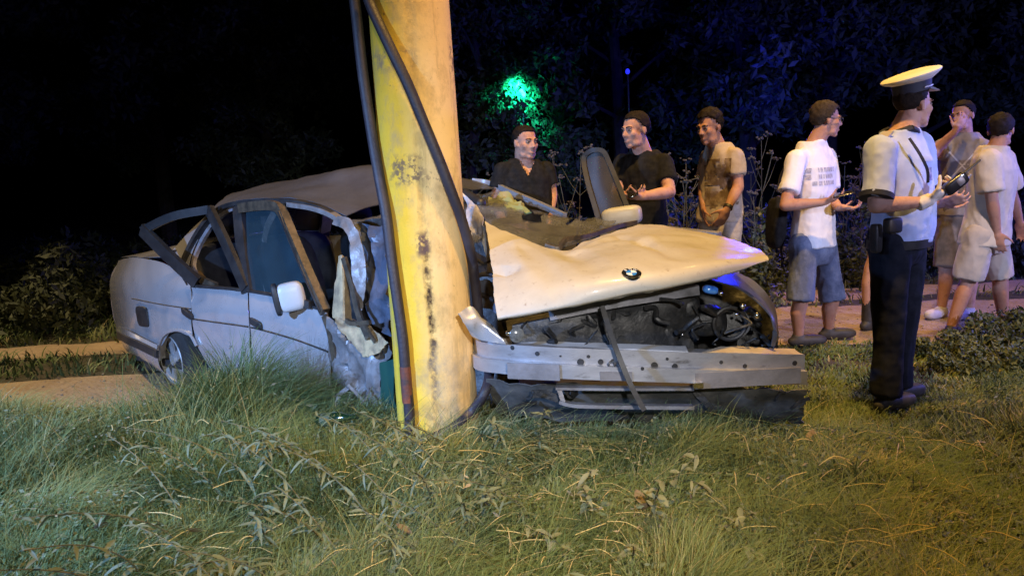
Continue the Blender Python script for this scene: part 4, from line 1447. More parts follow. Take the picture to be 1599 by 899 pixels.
def hair(L, r, f, u, s, root, hairm, style='short', seed=1):
    vs, keep = [], []
    n, mm = 44, 30
    th = {'short': .010, 'tall': .012, 'crop': .006, 'bald': .004}[style]
    for i in range(mm + 1):
        t = math.pi * i / mm
        for k in range(n):
            a = 2 * math.pi * k / n
            x, y, z = .076 * math.sin(t) * math.cos(a), .096 * math.sin(t) * math.sin(a), .080 * math.cos(t)
            dn = Vector((x / .076, y / .096, z / .08)).normalized()
            q = Vector((x, y, z))
            g = th * (1 + .9 * noise.noise(q * 38 + Vector((seed, 0, 0))) + .5 * noise.noise(q * 90 + Vector((0, seed, 0))))
            if style == 'tall' and dn.z > .3:
                g += .010 * dn.z
            q = q + dn * max(g, .003)
            y2, z2 = q.y - .014, q.z + .040
            line = .082 + (.012 if style == 'bald' else 0) if y2 > .045 else (.020 + .062 * max(0, (y2 - .005)) / .04 if y2 > .005 else (-.005 if y2 > -.03 else -.052))
            if style == 'bald' and y2 > .0 and abs(q.x) < .05:
                line = .105
            line += .008 * noise.noise(q * 60)
            vs.append(L(q.x, y2, z2))
            keep.append(z2 > line)
    fs = []
    for i in range(mm):
        for k in range(n):
            id_ = (i * n + k, (i + 1) * n + k, (i + 1) * n + (k + 1) % n, i * n + (k + 1) % n)
            if sum(keep[j] for j in id_) >= 3:
                fs.append(id_)
    used = sorted({j for q in fs for j in q})
    mp = {j: k for k, j in enumerate(used)}
    V = [vs[j] for j in used]
    c = L(0, -.014, .02)
    N = len(V)
    V2 = V + [c + (v - c) * .93 for v in V]
    F = [tuple(mp[j] for j in q) for q in fs]
    F2 = F + [tuple(N + j for j in q[::-1]) for q in F]
    ed = {}
    for q in F:
        for k in range(4):
            ed[(q[k], q[(k + 1) % 4])] = 1
    for (a, b) in list(ed):
        if (b, a) not in ed:
            F2.append((b, a, N + a, N + b))
    return mesh_obj('hair', V2, F2, hairm, root, sharp=0)


def torso_rings(J, levels, grow=0.0, belly=0.0, wide=1.0):
    """closed loft along the spine; levels = (t, half width, half depth, forward shift)"""
    hm = (J['hipL'] + J['hipR']) / 2
    nb = J['neck']
    up = (nb - hm).normalized()
    rh = (J['hipR'] - J['hipL']).normalized()
    rs = (J['shR'] - J['shL']).normalized()
    ln = (nb - hm).length
    n = 22
    vs = []
    for (t, hw, hd, sh) in levels:
        rr = (rh * (1 - t) + rs * t)
        rr = (rr - up * rr.dot(up)).normalized()
        ff = up.cross(rr)
        bl = belly * math.exp(-((t - .28) / .28) ** 2)
        c = hm + up * (ln * t) + ff * (sh + bl * .6)
        if 'bend' in J:
            c = c + ff * J['bend'] * math.sin(min(max(t, 0), 1) * math.pi)
        for k in range(n):
            a = 2 * math.pi * k / n
            ca, sa = math.cos(a), math.sin(a)
            ca = math.copysign(abs(ca) ** .85, ca)
            sa = math.copysign(abs(sa) ** .85, sa)
            vs.append(c + rr * ((hw * wide + grow + bl * .4) * ca) + ff * ((hd * (1 + (wide - 1) * .7) + grow + bl * .45) * sa))
    L = len(levels)
    fs = [(i * n + k, i * n + (k + 1) % n, (i + 1) * n + (k + 1) % n, (i + 1) * n + k) for i in range(L - 1) for k in range(n)]
    fs += [tuple(range(n - 1, -1, -1)), tuple(range((L - 1) * n, L * n))]
    return vs, fs


BODY = [(-.12, .12, .09, 0), (0, .158, .112, -.01), (.15, .158, .11, 0), (.35, .146, .10, .005), (.6, .158, .11, .01), (.78, .168, .112, .008), (.9, .150, .095, 0), (.98, .105, .075, -.005), (1.04, .06, .06, 0)]


def displace(vs, ns, amp, freq, seed, ani=(1, 1, .5)):
    out = []
    for v, nn in zip(vs, ns):
        q = Vector((v.x * ani[0], v.y * ani[1], v.z * ani[2])) * freq + Vector((seed, seed * 2, 0))
        h = noise.noise(q) + .5 * crease(q, 1.1, seed)
        out.append(v + nn * (max(h, -.35) * amp))
    return out


def person(label, J, hd, hu=(0, 0, 1), skin=SKIN, hairm=HAIR, style='short', shirt=None, sleeve=.62, hem=-.06, shirt_loose=.012,
           legs='trousers', legm=None, leg_hem=.95, shoe=SHOE, belly=0.0, wide=1.0, hands=None, group='people at the crash scene', fat=0.0, hscale=1.0, vneck=None, seed=1, cat='person', cullshirt=None, voxel=.0085, long_sleeve=False):
    hm = (J['hipL'] + J['hipR']) / 2
    base = Vector((hm.x, hm.y, tz(hm.x, hm.y)))
    root = thing('person', base, label, cat, group)
    b = MB()
    b.add(*torso_rings(J, BODY, 0, belly, wide))
    L, r, f, u = head(b, J['head'], hd, hu, hscale, fat)
    b.cap(J['neck'] + Vector((0, 0, -.03)), .066 + fat, L(0, -.018, -.055), .059 + fat, 14)
    for s_ in 'LR':
        sh, el, wr = J['sh' + s_], J['el' + s_], J['wr' + s_]
        b.cap(J['neck'] + Vector((0, 0, -.045)), .048, sh, .052)
        b.cap(sh, .056 * wide, lerp(sh, el, .45), .050 * wide)
        b.cap(lerp(sh, el, .45), .050 * wide, el, .040)
        b.cap(el, .041, lerp(el, wr, .3), .043)
        b.cap(lerp(el, wr, .3), .043, wr, .027)
        hh = (hands or {}).get(s_)
        if hh:
            hand(b, wr, *hh)
        hp, kn, an = J['hip' + s_], J['kn' + s_], J['an' + s_]
        b.cap(hp, .088 * wide, kn, .056)
        fw = (J['an' + s_ + 'f'] if 'an' + s_ + 'f' in J else Vector((f.x, f.y, 0)).normalized())
        cf = lerp(kn, an, .28) - fw * .015
        b.cap(kn, .055, cf, .056)
        b.cap(cf, .056, an, .037)
        b.ell(an + fw * .07 + Vector((0, 0, -.045)), (fw * .12, fw.cross(Vector((0, 0, 1))) * .042, Vector((0, 0, .036))), 12, 8)
    vs, fs, ns = remesh(b, voxel, 3, .55)
    bd = mesh_obj('body', vs, fs, skin, root, sharp=0)
    face_bits(L, r, f, u, hscale, root, hairm)
    if style:
        hair(L, r, f, u, hscale, root, hairm, style, seed)
    # ---- shirt
    g = shirt_loose
    sb = MB()
    lv = [(hem, .166, .122, 0), (.0, .164, .120, 0), (.15, .160, .114, 0), (.35, .150, .106, .005), (.6, .160, .112, .01), (.78, .168, .113, .008), (.9, .150, .095, 0), (.98, .110, .080, -.005), (1.045, .078, .070, 0)]
    sb.add(*torso_rings(J, lv, g, belly, wide))
    for s_ in 'LR':
        sh, el, wr = J['sh' + s_], J['el' + s_], J['wr' + s_]
        sb.cap(J['neck'] + Vector((0, 0, -.05)), .050 + g * .5, sh, (.056 + g * .6) * wide)
        if long_sleeve:
            sb.cap(sh, .060 + g, el, .050 + g)
            sb.cone(el, .050 + g, lerp(el, wr, .92), .036 + g * .6, 18)
        else:
            e = lerp(sh, el, sleeve)
            q_ = (.060 + g) * wide
            sb.ell(sh, ((q_, 0, 0), (0, q_, 0), (0, 0, q_)))
            sb.cone(sh, (.058 + g) * wide, e, (.051 + g * 1.2) * wide, 18)
    vs, fs, ns = remesh(sb, .010, 2)
    vs = displace(vs, ns, .017, 8, seed)
    if cullshirt:
        fs = [q for q in fs if not cullshirt(sum((vs[i] for i in q), Vector()) / len(q))]
    so = mesh_obj('shirt', vs, fs, shirt, root, sharp=0)
    # ---- trousers or shorts
    tb = MB()
    lv = [(-.20, .10, .085, 0), (-.10, .150, .112, 0), (0, .166, .120, -.008), (.10, .160, .114, 0), (.16, .156, .110, 0)]
    tb.add(*torso_rings(J, lv, .010, belly * .7, wide))
    for s_ in 'LR':
        hp, kn, an = J['hip' + s_], J['kn' + s_], J['an' + s_]
        tb.cap(hp, .098 * wide, lerp(hp, kn, .3), .096 * wide)
        if legs == 'trousers':
            tb.cap(lerp(hp, kn, .3), .096 * wide, kn, .078)
            tb.cap(kn, .078, lerp(kn, an, .5), .076)
            tb.cone(lerp(kn, an, .5), .076, lerp(kn, an, leg_hem), .078, 18)
        else:
            tb.cone(lerp(hp, kn, .25), .098 * wide, lerp(hp, kn, leg_hem), .094 * wide, 18)
    vs, fs, ns = remesh(tb, .011, 2)
    vs = displace(vs, ns, .017, 8, seed + 3)
    to = mesh_obj('trousers' if legs == 'trousers' else 'shorts', vs, fs, legm, root, sharp=0)
    for s_ in 'LR':
        an = J['an' + s_]
        fw = J['an' + s_ + 'f'] if 'an' + s_ + 'f' in J else Vector((f.x, f.y, 0)).normalized()
        sd = fw.cross(Vector((0, 0, 1)))
        m = MB()
        m.ell(an + fw * .065 + Vector((0, 0, -.040)), (fw * .145, sd * .050, Vector((0, 0, .043))), 18, 10, e=.75)
        m.ell(an + Vector((0, 0, -.015)), (fw * .055, sd * .045, Vector((0, 0, .045))), 14, 8)
        vs, fs, ns = remesh(m, .008, 3)
        build_ = mesh_obj('shoe', vs, fs, shoe, root, sharp=0)
    root_extra = dict(root=root, L=L, r=r, f=f, u=u, shirt=so, body=bd, pants=to, J=J)
    return root_extra


def decal(target, c, ux, uy, mat_, parent, name, nu=16, nv=16, off=.003, keep=None, depth=.25):
    """a thin patch laid on a garment: cast a grid onto it from outside; ux, uy are the half extents"""
    me = target.data
    o = rootloc(target)
    bvh = BVHTree.FromPolygons([v.co + o for v in me.vertices], [tuple(p.vertices) for p in me.polygons])
    nrm = ux.cross(uy).normalized()
    vs, ok, idx = [], [], {}
    for i in range(nv + 1):
        for j in range(nu + 1):
            p = c + ux * (2 * j / nu - 1) + uy * (2 * i / nv - 1)
            h, hn, _, _ = bvh.ray_cast(p + nrm * depth, -nrm)
            ok.append(h is not None)
            vs.append((h + hn * off if hn.dot(nrm) > 0 else h + nrm * off) if h is not None else p)
    fs = []
    for i in range(nv):
        for j in range(nu):
            if keep and not keep((j + .5) / nu, (i + .5) / nv):
                continue
            q = (i * (nu + 1) + j, i * (nu + 1) + j + 1, (i + 1) * (nu + 1) + j + 1, (i + 1) * (nu + 1) + j)
            if all(ok[k] for k in q) and max((vs[q[0]] - vs[q[2]]).length, (vs[q[1]] - vs[q[3]]).length) < .08:
                fs.append(q)
    used = sorted({k for q in fs for k in q})
    mp = {k: i for i, k in enumerate(used)}
    if not fs:
        return None
    return mesh_obj(name, [vs[k] for k in used], [tuple(mp[k] for k in q) for q in fs], mat_, parent, sharp=0)


BLACKTEE = mat('black_cotton', (0.012, 0.012, 0.013), (0.022, 0.022, 0.023), 30, .9, 0, .35, 9, bdist=.03, bdet=1.5, spec=.12)
WHITETEE = mat('white_cotton', (0.80, 0.79, 0.80), (0.74, 0.73, 0.75), 12, .9, 0, .35, 9, bdist=.03, bdet=1.5)
TANTEE = mat('tan_cotton', (0.46, 0.38, 0.28), (0.38, 0.30, 0.21), 14, .9, 0, .35, 9, bdist=.03, bdet=1.5)
GREYTEE = mat('grey_cotton', (0.34, 0.31, 0.29), (0.27, 0.25, 0.23), 14, .9, 0, .35, 9, bdist=.03, bdet=1.5)
CREAMTEE = mat('cream_cotton', (0.60, 0.53, 0.42), (0.52, 0.46, 0.37), 14, .9, 0, .35, 9, bdist=.03, bdet=1.5)
UNIFORM = mat('uniform_shirt', (0.46, 0.55, 0.84), (0.40, 0.48, 0.76), 12, .85, 0, .35, 9, bdist=.03, bdet=1.5)
NAVY = mat('navy_trousers', (0.009, 0.011, 0.018), (0.018, 0.02, 0.03), 10, .9, 0, .5, 9, bdist=.04, bdet=1.5, spec=.15)
DENIM = mat('denim', (0.10, 0.13, 0.22), (0.20, 0.24, 0.34), 7, .9, 0, .6, 18, 8, .42, .66, (0.05, 0.07, 0.13), 3, .52, .66)
PALEJEAN = mat('pale_ripped_denim', (0.50, 0.44, 0.36), (0.30, 0.26, 0.23), 9, .9, 0, .3, 120, 8, .4, .65, stretch=(1, 1, 3))
CREAMSHORT = mat('cream_shorts', (0.56, 0.48, 0.38), (0.46, 0.40, 0.33), 8, .9, 0, .1, 100)
GREYSHORT = mat('grey_shorts', (0.22, 0.19, 0.17), (0.12, 0.11, 0.10), 10, .9, 0, .1, 100)
INK = mat('print_ink', (0.36, 0.36, 0.40), (0.62, 0.62, 0.66), 60, .9, detail=3)
INKW = mat('print_white', (0.70, 0.68, 0.64), None, rough=.9)
INKB = mat('print_brown', (0.14, 0.09, 0.05), (0.34, 0.26, 0.18), 16, .8, detail=8, lo=.45, hi=.62)
PHONE = mat('phone_shell', (0.015, 0.015, 0.017), None, rough=.2, coat=.5)
Z = Vector((0, 0, 1))

# ---- man in a black v-neck behind the car
J = dict(head=P(820, 223, 5.86), neck=P(819, 253, 5.92), shR=P(786, 270, 5.86), shL=P(852, 268, 5.96), elR=P(774, 312, 5.84), elL=P(862, 304, 5.96), wrR=P(786, 352, 5.70), wrL=P(857, 338, 5.84),
         hipR=P(803, 358, 5.92), hipL=P(838, 358, 5.98), knR=P(800, 445, 5.85), knL=P(840, 445, 5.95), anR=G(798, 540, 5.92), anL=G(842, 540, 6.0))
vn = P(824, 262, 5.8)
p1 = person('man in a black v-neck shirt standing behind the car nearest the yellow post', J, (.55, -.83, -.06), style='crop', shirt=BLACKTEE, legm=NAVY, belly=.05, wide=1.14, fat=.008, seed=2,
            hands={'L': ((-.05, -.2, -1), (-1, -.2, 0), -1, .5), 'R': ((.3, -.3, -1), (1, 0, 0), 1, .5)},
            cullshirt=lambda p: p.y < 5.86 and abs(p.x - vn.x) < .055 * (1 - (vn.z + .045 - p.z) / .10) and p.z > vn.z - .055)
# ---- man in a black crew-neck, phone in his hands
J = dict(head=P(992, 204, 5.54), neck=P(1006, 240, 5.62), shR=P(974, 258, 5.70), shL=P(1036, 256, 5.54), elR=P(962, 303, 5.60), elL=P(1046, 300, 5.42), wrR=P(974, 305, 5.38), wrL=P(1002, 307, 5.30),
         hipR=P(984, 345, 5.68), hipL=P(1020, 345, 5.60), knR=P(984, 435, 5.62), knL=P(1022, 435, 5.56), anR=G(982, 540, 5.68), anL=G(1024, 540, 5.62))
p2 = person('man in a black crew-neck shirt looking left with a phone in his hands', J, (-.80, -.58, -.05), style='short', shirt=BLACKTEE, legm=NAVY, seed=4,
            hands={'L': ((-1, -.1, .05), (0, .3, 1), -1, .5), 'R': ((.75, -.5, .1), (0, .2, 1), 1, .5)})
m = MB()
m.ell(P(987, 299, 5.27), (Vector((.035, .0, .012)), Vector((0, .065, .03)), Vector((-.002, -.002, .005))), 16, 8, e=.35)
tag(build('phone', m, PHONE, origin=P(987, 299, 5.27)), 'dark phone in the hands of the man in the black crew-neck shirt', 'phone')
# ---- man in the tan printed T-shirt leaning forward
J = dict(head=P(1108, 199, 5.92), neck=P(1122, 229, 6.0), shR=P(1106, 248, 6.14), shL=P(1146, 245, 5.88), elR=P(1098, 290, 6.12), elL=P(1153, 292, 5.82), wrR=P(1099, 322, 6.0), wrL=P(1136, 325, 5.74),
         hipR=P(1112, 336, 6.08), hipL=P(1137, 336, 5.96), knR=P(1108, 430, 6.0), knL=P(1138, 430, 5.9), anR=G(1110, 520, 6.08), anL=G(1140, 520, 5.98), bend=-.03)
p3 = person('man in a tan T-shirt with a dark print and pale ripped jeans, leaning forward', J, (-.80, -.60, -.16), (.1, .05, 1), style='tall', shirt=TANTEE, legm=PALEJEAN, skin=SKIN2, seed=6, hem=-.08,
            hands={'L': ((-.5, .1, -1), (-.3, .8, 0), -1, .6), 'R': ((.0, -.2, -1), (.8, -.2, 0), 1, .5)})
decal(p3['shirt'], P(1112, 290, 5.85), Vector((.66, -.75, 0)) * .12, Vector((0, 0, .19)), INKB, p3['root'], 'shirt_print', 14, 18, keep=lambda a, b_: (b_ > .04 + .1 * a) and not (.42 < b_ < .5 and a < .6) and noise.noise(Vector((a * 5, b_ * 6, 1))) > -.32)
m = MB()
m.lathe(lerp(J['elL'], J['wrL'], .90), (J['wrL'] - J['elL']), [(0, .034), (.02, .034)], 16)
build('wristwatch', m, BLACK, p3['root'])
# ---- man in the white T-shirt and denim shorts
J = dict(head=P(1290, 188, 5.86), neck=P(1268, 227, 5.88), shR=P(1244, 250, 5.74), shL=P(1286, 246, 6.0), elR=P(1226, 321, 5.62), elL=P(1300, 316, 5.92), wrR=P(1284, 316, 5.56), wrL=P(1310, 324, 5.66),
         hipR=P(1254, 382, 5.80), hipL=P(1286, 382, 5.94), knR=P(1250, 472, 5.76), knL=P(1299, 470, 5.96), anR=G(1247, 540, 5.80), anL=G(1294, 535, 6.0))
p4 = person('man in a white T-shirt and denim shorts wearing glasses and holding a phone', J, (.98, .0, -.06), hairm=HAIRB, style='tall', shirt=WHITETEE, sleeve=.72, hem=-.02, shirt_loose=.018, legs='shorts', legm=DENIM, leg_hem=.97, skin=SKIN2, seed=8,
            hands={'R': ((1, .0, .22), (-.1, .4, 1), 1, .45), 'L': ((.9, -.2, -.1), (0, 0, 1), -1, .7)})
L, r, f, u = p4['L'], p4['r'], p4['f'], p4['u']
m = MB()
for sx in (-1, 1):
    m.tube([L(sx * .034 + .022 * math.cos(k * .42), .101, .004 + .016 * math.sin(k * .42)) for k in range(16)], .0022, 6)
    m.tube([L(sx * .056, .100, .008), L(sx * .075, .08, .010), L(sx * .083, -.005, .012)], .0024, 6)
m.tube([L(-.012, .102, .006), L(.012, .102, .006)], .002, 6)
build('glasses', m, BLACK, p4['root'])
random.seed(3)


def rows(nrow, seed):
    rr = random.Random(seed)
    cells = {}
    for i in range(nrow):
        x = 0
        while x < 40:
            wd = rr.choice((1, 2, 2, 3))
            for k in range(wd):
                cells[(i, x + k)] = rr.random() > .18
            x += wd + 1
    return cells


ct = rows(3, 4)


def textkeep(a, b_):
    row = int((1 - b_) * 9)
    if row % 3 == 2 or row // 3 > 2:
        return False
    return ct.get((row // 3, int(a * 26)), False)


decal(p4['shirt'], P(1287, 277, 5.75), Vector((.65, .76, 0)) * .11, Vector((0, 0, .07)), INK, p4['root'], 'shirt_lettering', 26, 18, keep=textkeep)['kind'] = 'stuff'
m = MB()
m.ell(P(1317, 303, 5.53), (Vector((.07, 0, .012)), Vector((0, .035, .008)), Vector((-.001, -.001, .0045))), 16, 8, e=.35)
tag(build('phone', m, PHONE, origin=P(1317, 303, 5.53)), 'dark phone held by the man in the white T-shirt', 'phone')
m = MB()
m.ell(P(1212, 348, 5.92), (Vector((.055, .02, 0)), Vector((-.02, .09, 0)), Vector((.01, 0, .19))), 20, 12, e=.6)
bg_ = tag(build('shoulder_bag', m, BLACKTEE, origin=P(1212, 348, 5.92)), 'black shoulder bag hanging behind the man in the white T-shirt', 'bag')
m = MB()
m.bar(dense([P(1214, 300, 5.92), P(1222, 270, 5.96), P(1244, 240, 5.98)], 4), .03, .006)
m.bar(dense([P(1217, 380, 5.92), P(1221, 400, 5.93), P(1221, 418, 5.93)], 4), .018, .005)
build('strap', m, BLACK, bg_)

# ---- police officer
J = dict(head=P(1426, 165, 4.36), neck=P(1404, 211, 4.34), shR=P(1377, 236, 4.18), shL=P(1432, 230, 4.50), elR=P(1367, 321, 4.09), elL=P(1446, 305, 4.52), wrR=P(1444, 315, 4.08), wrL=P(1468, 318, 4.38),
         hipR=P(1388, 380, 4.25), hipL=P(1414, 379, 4.43), knR=P(1390, 500, 4.22), knL=P(1412, 500, 4.42), anR=G(1383, 615, 4.22, .10), anL=G(1400, 612, 4.42, .10))
FW = Vector((.93, .36, 0)).normalized()
J['anRf'] = FW
J['anLf'] = FW
off = person('police officer in a white peaked cap and pale blue shirt holding a radio', J, (.95, .28, -.02), style='crop', shirt=UNIFORM, sleeve=.86, hem=.03, shirt_loose=.017, legm=NAVY, leg_hem=.98, belly=.045, wide=1.08, fat=.006, seed=12,
             hands={'R': ((.93, .0, .36), (-.3, .5, .8), 1, .75, 1.05, True), 'L': ((.3, -.9, .2), (.6, 0, .7), -1, .6)})
L, r, f, u, root = off['L'], off['r'], off['f'], off['u'], off['root']
CAPW = mat('cap_white', (0.80, 0.76, 0.66), (0.72, 0.68, 0.6), 10, .7)
CAPB = mat('cap_navy', (0.015, 0.018, 0.035), None, rough=.7)
tilt = (u * .97 - f * .20).normalized()
fw_ = (f - tilt * f.dot(tilt)).normalized()
rt_ = fw_.cross(tilt)
cc = L(0, -.012, .082)


def cap_ring(h, a, b, sh, lift=0.0):
    return [cc + tilt * (h + lift * math.sin(2 * math.pi * k / 36)) + rt_ * (a * math.cos(2 * math.pi * k / 36)) + fw_ * (sh + b * math.sin(2 * math.pi * k / 36)) for k in range(36)]


def loft(rings, closed=True):
    m = MB()
    n = len(rings[0])
    vs = [p for rg in rings for p in rg]
    fs = [(i * n + k, i * n + (k + 1) % n, (i + 1) * n + (k + 1) % n, (i + 1) * n + k) for i in range(len(rings) - 1) for k in range(n)]
    if closed:
        fs += [tuple(range(n - 1, -1, -1)), tuple(range((len(rings) - 1) * n, len(rings) * n))]
    return m.add(vs, fs)


band = loft([cap_ring(-.012, .083, .105, 0), cap_ring(.012, .084, .107, 0), cap_ring(.040, .087, .110, .002)])
cap_ = build('cap', band, CAPB, root)
build('cap_crown', loft([cap_ring(.038, .086, .109, .002), cap_ring(.056, .118, .142, .004, .008), cap_ring(.068, .134, .160, .006, .012), cap_ring(.076, .136, .162, .006, .013), cap_ring(.083, .128, .154, .006, .012), cap_ring(.090, .09, .11, .004, .010), cap_ring(.092, .04, .05, 0, .008)]), CAPW, cap_)
m = MB()
vs = []
for q in range(5):
    for k in range(13):
        a = math.pi * (.14 + .72 * k / 12)
        ex_ = q / 4
        vs.append(cc + rt_ * (math.cos(a) * (.086 + .006 * ex_)) + fw_ * (.0 + math.sin(a) * (.106 + .052 * ex_)) + tilt * (-.006 - .030 * ex_ * math.sin(a)))
fs = [(q * 13 + k, q * 13 + k + 1, q * 13 + 14 + k, q * 13 + 13 + k) for q in range(4) for k in range(12)]
n0 = len(vs)
vs += [v - tilt * .004 for v in vs]
fs += [tuple(n0 + j for j in q[::-1]) for q in fs]
m.add(vs, fs)
build('cap_visor', m, mat('visor_grey', (0.40, 0.42, 0.50), None, rough=.3, coat=.5), cap_)
m = MB()
m.ell(cc + fw_ * .112 + tilt * .030, (rt_ * .022, fw_ * .008, tilt * .024), 12, 8)
build('cap_badge', m, mat('badge_metal', (0.5, 0.45, 0.35), None, rough=.3, metal=.8), cap_)
m = MB()
m.tube([cc + rt_ * (math.cos(k * math.pi / 12) * .088) + fw_ * (math.sin(k * math.pi / 12) * .110) + tilt * .004 for k in range(13)], .004, 6)
build('cap_cord', m, mat('cap_cord', (.55, .55, .6), None, rough=.5), cap_)
# collar, epaulettes, sleeve bands, belt, chest badge
nb = J['neck']
m = MB()
m.tube([nb + Vector((0, 0, .012)) + (r * math.cos(k * math.pi / 12) * .082 + f * math.sin(k * math.pi / 12) * .082) + Z * (-.028 * math.sin(k * math.pi / 12) * (1 if k < 12 else -1) + .015) for k in range(25)], .022, 8)
build('collar', m, CAPB, root)
for s_ in 'RL':
    sh = J['sh' + s_]
    a = lerp(nb, sh, .62) + Z * .045
    b2 = sh + (sh - nb).normalized() * .045 + Z * .036
    m = MB()
    ac = (b2 - a).normalized()
    nr = (Z - ac * ac.z).normalized()
    m.box((a + b2) / 2 + Z * .022, (ac * ((b2 - a).length / 2), ac.cross(nr) * .026, nr * .005))
    ep_ = build('epaulette', m, mat('epaulette', (.40, .36, .36), None, rough=.8), root)
    m = MB()
    m.box((a * .25 + b2 * .75) + Z * .0235, (ac * .008, ac.cross(nr) * .027, nr * .006))
    build('rank_stripe', m, CAPB, ep_)
    e = lerp(sh, J['el' + s_], .83)
    m = MB()
    m.cone(lerp(sh, J['el' + s_], .80), .0855, lerp(sh, J['el' + s_], .885), .0835, 22)
    build('sleeve_band', m, CAPB, root)
hm = (J['hipL'] + J['hipR']) / 2
vs, fs = torso_rings(J, [(-.03, .166, .120, 0), (.05, .164, .118, 0)], .018, .045, 1.10)
m = MB()
m.add(vs, fs)
build('belt', m, BLACK, root)
m = MB()
m.ell(P(1394, 352, 4.10), (Vector((.045, .02, 0)), Vector((-.01, .025, 0)), Vector((0, 0, .040))), 16, 10, e=.35)
m.ell(P(1368, 372, 4.14), (Vector((.026, .02, 0)), Vector((-.01, .025, 0)), Vector((0, 0, .075))), 16, 10, e=.35)
build('holster', m, BLACK, root)
cd = P(1440, 272, 4.3)
decal(off['shirt'], P(1440, 272, 4.25), Vector((.51, .86, 0)) * .028, Vector((0, 0, .035)), mat('chest_badge', (.10, .12, .25), (.5, .48, .5), 40, .5), root, 'chest_badge', 8, 8, off=.006)
decal(off['shirt'], P(1436, 249, 4.25), Vector((.51, .86, 0)) * .055, Vector((0, 0, .012)), mat('pocket_flap', (.45, .50, .68), None, rough=.9), root, 'pocket_flap', 10, 4, off=.006)
m = MB()
m.bar(dense([P(1420, 216, 4.15), P(1436, 240, 4.12), P(1448, 265, 4.13), P(1449, 285, 4.16)], 4), .014, .005, up=(1, 0, 0))
build('lanyard', m, CAPB, root)
m = MB()
wr, d = J['wrR'], Vector((.93, .0, .36)).normalized()
gl = MB()
hand(gl, wr, (.93, .0, .36), (-.3, .5, .8), 1, .75, 1.12, True)
gl.cone(wr - d * .04, .036, wr + d * .03, .034, 16)
vs, fs, ns = remesh(gl, .006, 2)
build_ = mesh_obj('glove', vs, fs, mat('glove_white', (.74, .68, .60), (.66, .60, .54), 20, .8), root, sharp=0)
# radio: lies in the gloved hand, a thing of its own
rc = P(1492, 287, 4.05)
ra = Vector((.80, .05, .58)).normalized()
rb_ = Vector((.15, -.98, .05))
rb_ = (rb_ - ra * rb_.dot(ra)).normalized()
rd2 = ra.cross(rb_)
radio = thing('radio', rc, 'black two-way radio with a stub antenna in the officer\'s gloved hand', 'radio')
m = MB()
m.ell(rc, (ra * .068, rb_ * .020, rd2 * .032), 20, 12, e=.4)
build('radio_body', m, PHONE, radio)
m = MB()
m.cap(rc + ra * .06 + rd2 * -.016, .0075, rc + ra * .165 + rd2 * -.016, .0055, 10)
build('antenna', m, BLACK, radio)
m = MB()
m.cap(rc + ra * .065 + rd2 * .012, .008, rc + ra * .082 + rd2 * .012, .008, 10)
m.ell(rc + rb_ * .018 + ra * .02, (ra * .02, rb_ * .004, rd2 * .02), 10, 6, e=.5)
build('knob', m, TORN, radio)

# ---- man with his arm raised
J = dict(head=P(1503, 181, 6.58), neck=P(1506, 214, 6.62), shR=P(1480, 226, 6.70), shL=P(1530, 232, 6.48), elR=P(1445, 250, 6.46), elL=P(1540, 292, 6.42), wrR=P(1491, 206, 6.36), wrL=P(1534, 338, 6.36),
         hipR=P(1484, 330, 6.66), hipL=P(1514, 330, 6.54), knR=P(1477, 422, 6.56), knL=P(1514, 424, 6.48), anR=G(1470, 478, 6.58), anL=G(1513, 482, 6.48))
p6 = person('man in a grey printed T-shirt raising his hand to his forehead', J, (-.86, -.48, -.08), style='crop', shirt=GREYTEE, sleeve=.5, legs='shorts', legm=GREYSHORT, leg_hem=.95, shoe=PALE, skin=SKIN, wide=1.08, seed=14,
            hands={'R': ((.52, -.02, .85), (-.25, .9, -.2), 1, .35), 'L': ((0, -.2, -1), (-.9, .2, 0), -1, .5)})
dc = P(1500, 262, 6.45)
dx, dz = Vector((.13, -.12, 0)).normalized() * .13, Vector((0, 0, .15))


def xs(a, b_):
    if b_ < .14:
        return int(a * 24) % 3 != 2 and .2 < a < .8
    dd_ = min(abs((a - .5) - (b_ - .55)), abs((a - .5) + (b_ - .55)))
    return dd_ < .03 and abs(a - .5) < .42 or (abs(b_ - .58) < .02 and a > .45 and int(a * 30) % 2)


decal(p6['shirt'], dc, dx, dz, INKW, p6['root'], 'shirt_print', 34, 34, keep=xs, depth=.4)
# ---- man in cream walking away to the right
J = dict(head=P(1563, 204, 5.92), neck=P(1552, 234, 5.92), shR=P(1543, 252, 5.76), shL=P(1566, 250, 6.06), elR=P(1549, 312, 5.72), elL=P(1580, 305, 6.12), wrR=P(1557, 362, 5.76), wrL=P(1592, 345, 6.16),
         hipR=P(1528, 368, 5.86), hipL=P(1548, 368, 6.02), knR=P(1512, 438, 5.92), knL=P(1562, 438, 6.02), anR=G(1486, 484, 5.9), anL=G(1566, 500, 6.04))
p7 = person('man in a cream T-shirt and cream shorts walking away at the right', J, (.72, .68, 0), style='short', shirt=CREAMTEE, sleeve=.80, hem=-.10, shirt_loose=.024, legs='shorts', legm=CREAMSHORT, leg_hem=.93, skin=SKIN2, wide=1.12, seed=16,
            hands={'R': ((.1, -.1, -1), (.7, .6, 0), 1, .5), 'L': ((.3, .1, -1), (-.6, -.7, 0), -1, .5)})
